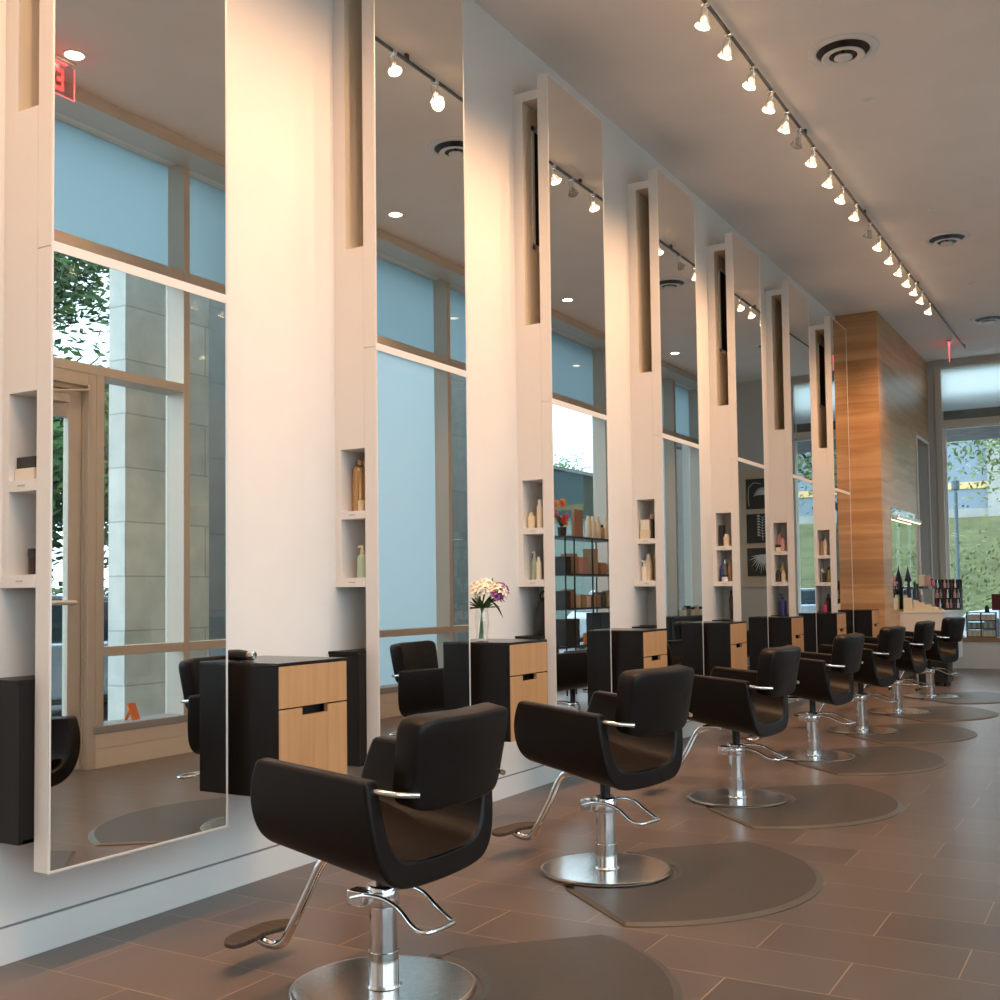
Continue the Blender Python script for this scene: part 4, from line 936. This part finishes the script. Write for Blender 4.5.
# side street (seen through the mirrors)
def pillar(x0, x1, y0, y1, h, m, lab): tag(boxes('stone_pillar', [(x0, x1, y0, y1, -.12, h)], m), lab, 'pillar')
pillar(5.0, 5.22, 7.0, 8.05, 7.5, M['stone'], 'pale limestone pillar outside the street door, seen in the first mirror')
pillar(8.5, 9.2, 11.0, 19.6, 7.5, M['stone_dark'], 'long grey stone wall outside, beyond the limestone pillar')
pillar(8.5, 9.2, 29.4, 33.5, 7.5, M['stone_dark'], 'grey stone pier outside the far side window, seen in the fourth mirror')
tree(12.8, 11.6, 9.0, 3.4, M['leaf'], 'dense dark green tree across the side street, by the door', 1, 26000, ls=.115, low=.16)
tree(16.5, 20.5, 8.0, 3.0, M['leaf'], 'dark green tree second along the side street', 2, 3200)
tree(31.5, 67.5, 11.4, 3.6, M['leaf'], 'rounded dark tree beyond the product rack window', 3, 3000)
tree(31.5, 75.5, 11.8, 3.8, M['leaflight'], 'lighter green tree farther beyond the product rack window', 4, 3000)
t = thing('glass_building', 'dark green glass pavilion across the side street', 'building', (20, 46, 0)); boxes('lower_glass', [(.4, 6, -10, 14, -.12, 4.9)], M['bteal'], t); boxes('upper_glass', [(0, 6, -10, 14, 4.9, 6.9)], M['bglass'], t); boxes('roof_edge', [(-.2, 6.2, -10.2, 14.2, 6.9, 7.05)], M['stone_dark'], t)
t = thing('green_hedge', 'green hedge beside the street, seen through the glass street door', 'hedge', (10.5, 12.0, -.05))
bm = bmesh.new(); rn = random.Random(31)
for i in range(6000):
    c = Vector((rn.uniform(-.45, .45), rn.uniform(-4, 5), rn.uniform(.14, 1.5))); u = Vector((rn.gauss(0, 1), rn.gauss(0, 1), rn.gauss(0, 1))).normalized(); v = u.orthogonal().normalized(); q = rn.uniform(.05, .11)
    bm.faces.new([bm.verts.new(c + u * q), bm.verts.new(c + v * q * .5), bm.verts.new(c - u * q), bm.verts.new(c - v * q * .5)])
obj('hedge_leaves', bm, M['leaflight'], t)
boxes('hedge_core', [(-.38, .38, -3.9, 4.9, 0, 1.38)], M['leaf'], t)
tag(boxes('grass_verge', [(9.6, 11.4, -4, 30, -.12, -.05)], M['grass']), 'green grass verge across the side street', 'grass')
def car(x, y, rot, label, s=1.0):
    t = thing('parked_car', label, 'car', (x, y, -.12), rot)
    def prof(pts, half, name, m, b):
        bm = bmesh.new(); prism(bm, pts, -half, half, lambda a, c, z: (a * s, z * s, c * s)); obj(name, bm, m, t, bevel=b)
    prof([(-2.2, .30), (2.15, .30), (2.25, .62), (2.1, .80), (1.1, .92), (-1.9, .95), (-2.2, .80)], .88, 'car_body', M['carpaint'], .06)
    prof([(1.05, .90), (.35, 1.40), (-1.1, 1.42), (-1.95, .93)], .76, 'cabin_glass', M['carglass'], .05)
    prof([(.33, 1.39), (.25, 1.45), (-1.0, 1.47), (-1.12, 1.41)], .72, 'roof', M['carpaint'], .02)
    for a in (-1.35, 1.4):
        for z in (-.84, .84):
            bm = bmesh.new(); lathe(bm, [(0, -.1), (.30, -.1), (.33, -.07), (.33, .07), (.30, .1), (0, .1)], (a * s, z * s, .33 * s), 20, (0, 1, 0)); obj('wheel', bm, M['dark'], t, smooth=True)
car(8.2, 8.7, math.radians(90), 'silver car parked outside the street door, seen in the first mirror')
car(8.4, 26.5, math.radians(90), 'silver car parked beyond the product rack window')
# end street (seen directly at far right and in the sixth mirror)
t = thing('green_bank', 'green planted bank across the end street', 'bank', (0, 44, -.12))
bm = bmesh.new(); prism(bm, [(0, 0), (15, 4.9), (17, 4.9), (17, -.1), (0, -.1)], -26, 14, lambda a, c, z: (z, a, c)); obj('bank_slope', bm, M['grass'], t)
bm = bmesh.new(); rn = random.Random(21)
for i in range(7000):
    c = Vector((rn.uniform(-22, 8), rn.uniform(.5, 9), 0)); c.z = c.y * .327 + abs(rn.gauss(0, .5))
    u = Vector((rn.gauss(0, 1), rn.gauss(0, 1), rn.gauss(0, 1))).normalized(); v = u.orthogonal().normalized(); s = rn.uniform(.05, .15)
    bm.faces.new([bm.verts.new(c + u * s), bm.verts.new(c + v * s * .5), bm.verts.new(c - u * s), bm.verts.new(c - v * s * .5)])
obj('bank_shrubs', bm, M['bankleaf'], t)
t = thing('far_building', 'blue glass and concrete building beyond the green bank', 'building', (-8, 62, 0))
boxes('concrete_base', [(-14, 22, 0, 10, -.12, 5.4), (4.8, 9.6, -.3, 0, 4.2, 14)], M['concrete'], t)
boxes('glass_band', [(-14, 22, .1, 10, 5.4, 6.45)], M['bblue'], t); boxes('lit_band', [(-14, 22, 0, 10, 6.45, 6.8)], M['byellow'], t); boxes('upper_glass', [(-14, 22, .1, 10, 6.8, 9.6)], M['bblue'], t)
tree(3.4, 27.6, 6.8, 3.8, M['leaflight'], 'light green tree outside the end window, its boughs across the glass', 6, 11000, .14, ls=.075, low=.60)
car(1.9, 30.5, math.radians(165), 'silver car parked on the end street')
car(6.6, 37.5, math.radians(10), 'silver car on the end street seen in the sixth mirror')
t = thing('street_lamp', 'dark street lamp post outside the end window', 'lamp post', (-.48, 30.0, -.12)); bm = bmesh.new(); tube(bm, [(0, 0, 0), (0, 0, 3.9)], .045, 10); obj('post', bm, M['pole'], t, smooth=True)
bm = bmesh.new(); lathe(bm, [(.045, 3.88), (.10, 3.92), (.10, 4.12), (.04, 4.18)], seg=14); obj('lamp_head', bm, M['pole'], t, smooth=True)
t = thing('street_canopy', 'dark concrete canopy outside over the end window', 'canopy', (0, 0, 0)); boxes('canopy_slab', [(-1.5, 4.6, YE + .25, YE + 2.6, 4.02, 4.55)], M['canopy'], t)

# ------------------------------------------------------------------ world and render look
w = bpy.data.worlds.new('sky'); scene.world = w; w.use_nodes = True
bg = w.node_tree.nodes['Background']; bg.inputs['Color'].default_value = (.76, .90, 1.05, 1); bg.inputs['Strength'].default_value = 3.7
scene.view_settings.view_transform = 'Standard'; scene.view_settings.look = 'None'; scene.view_settings.gamma = 1; scene.view_settings.use_curve_mapping = False
scene.view_settings.exposure = 0.0
cy = scene.cycles
cy.use_denoising = True; cy.max_bounces = 12; cy.diffuse_bounces = 5; cy.glossy_bounces = 6; cy.transmission_bounces = 8; cy.transparent_max_bounces = 16
cy.sample_clamp_indirect = 6; cy.caustics_reflective = True; cy.caustics_refractive = False
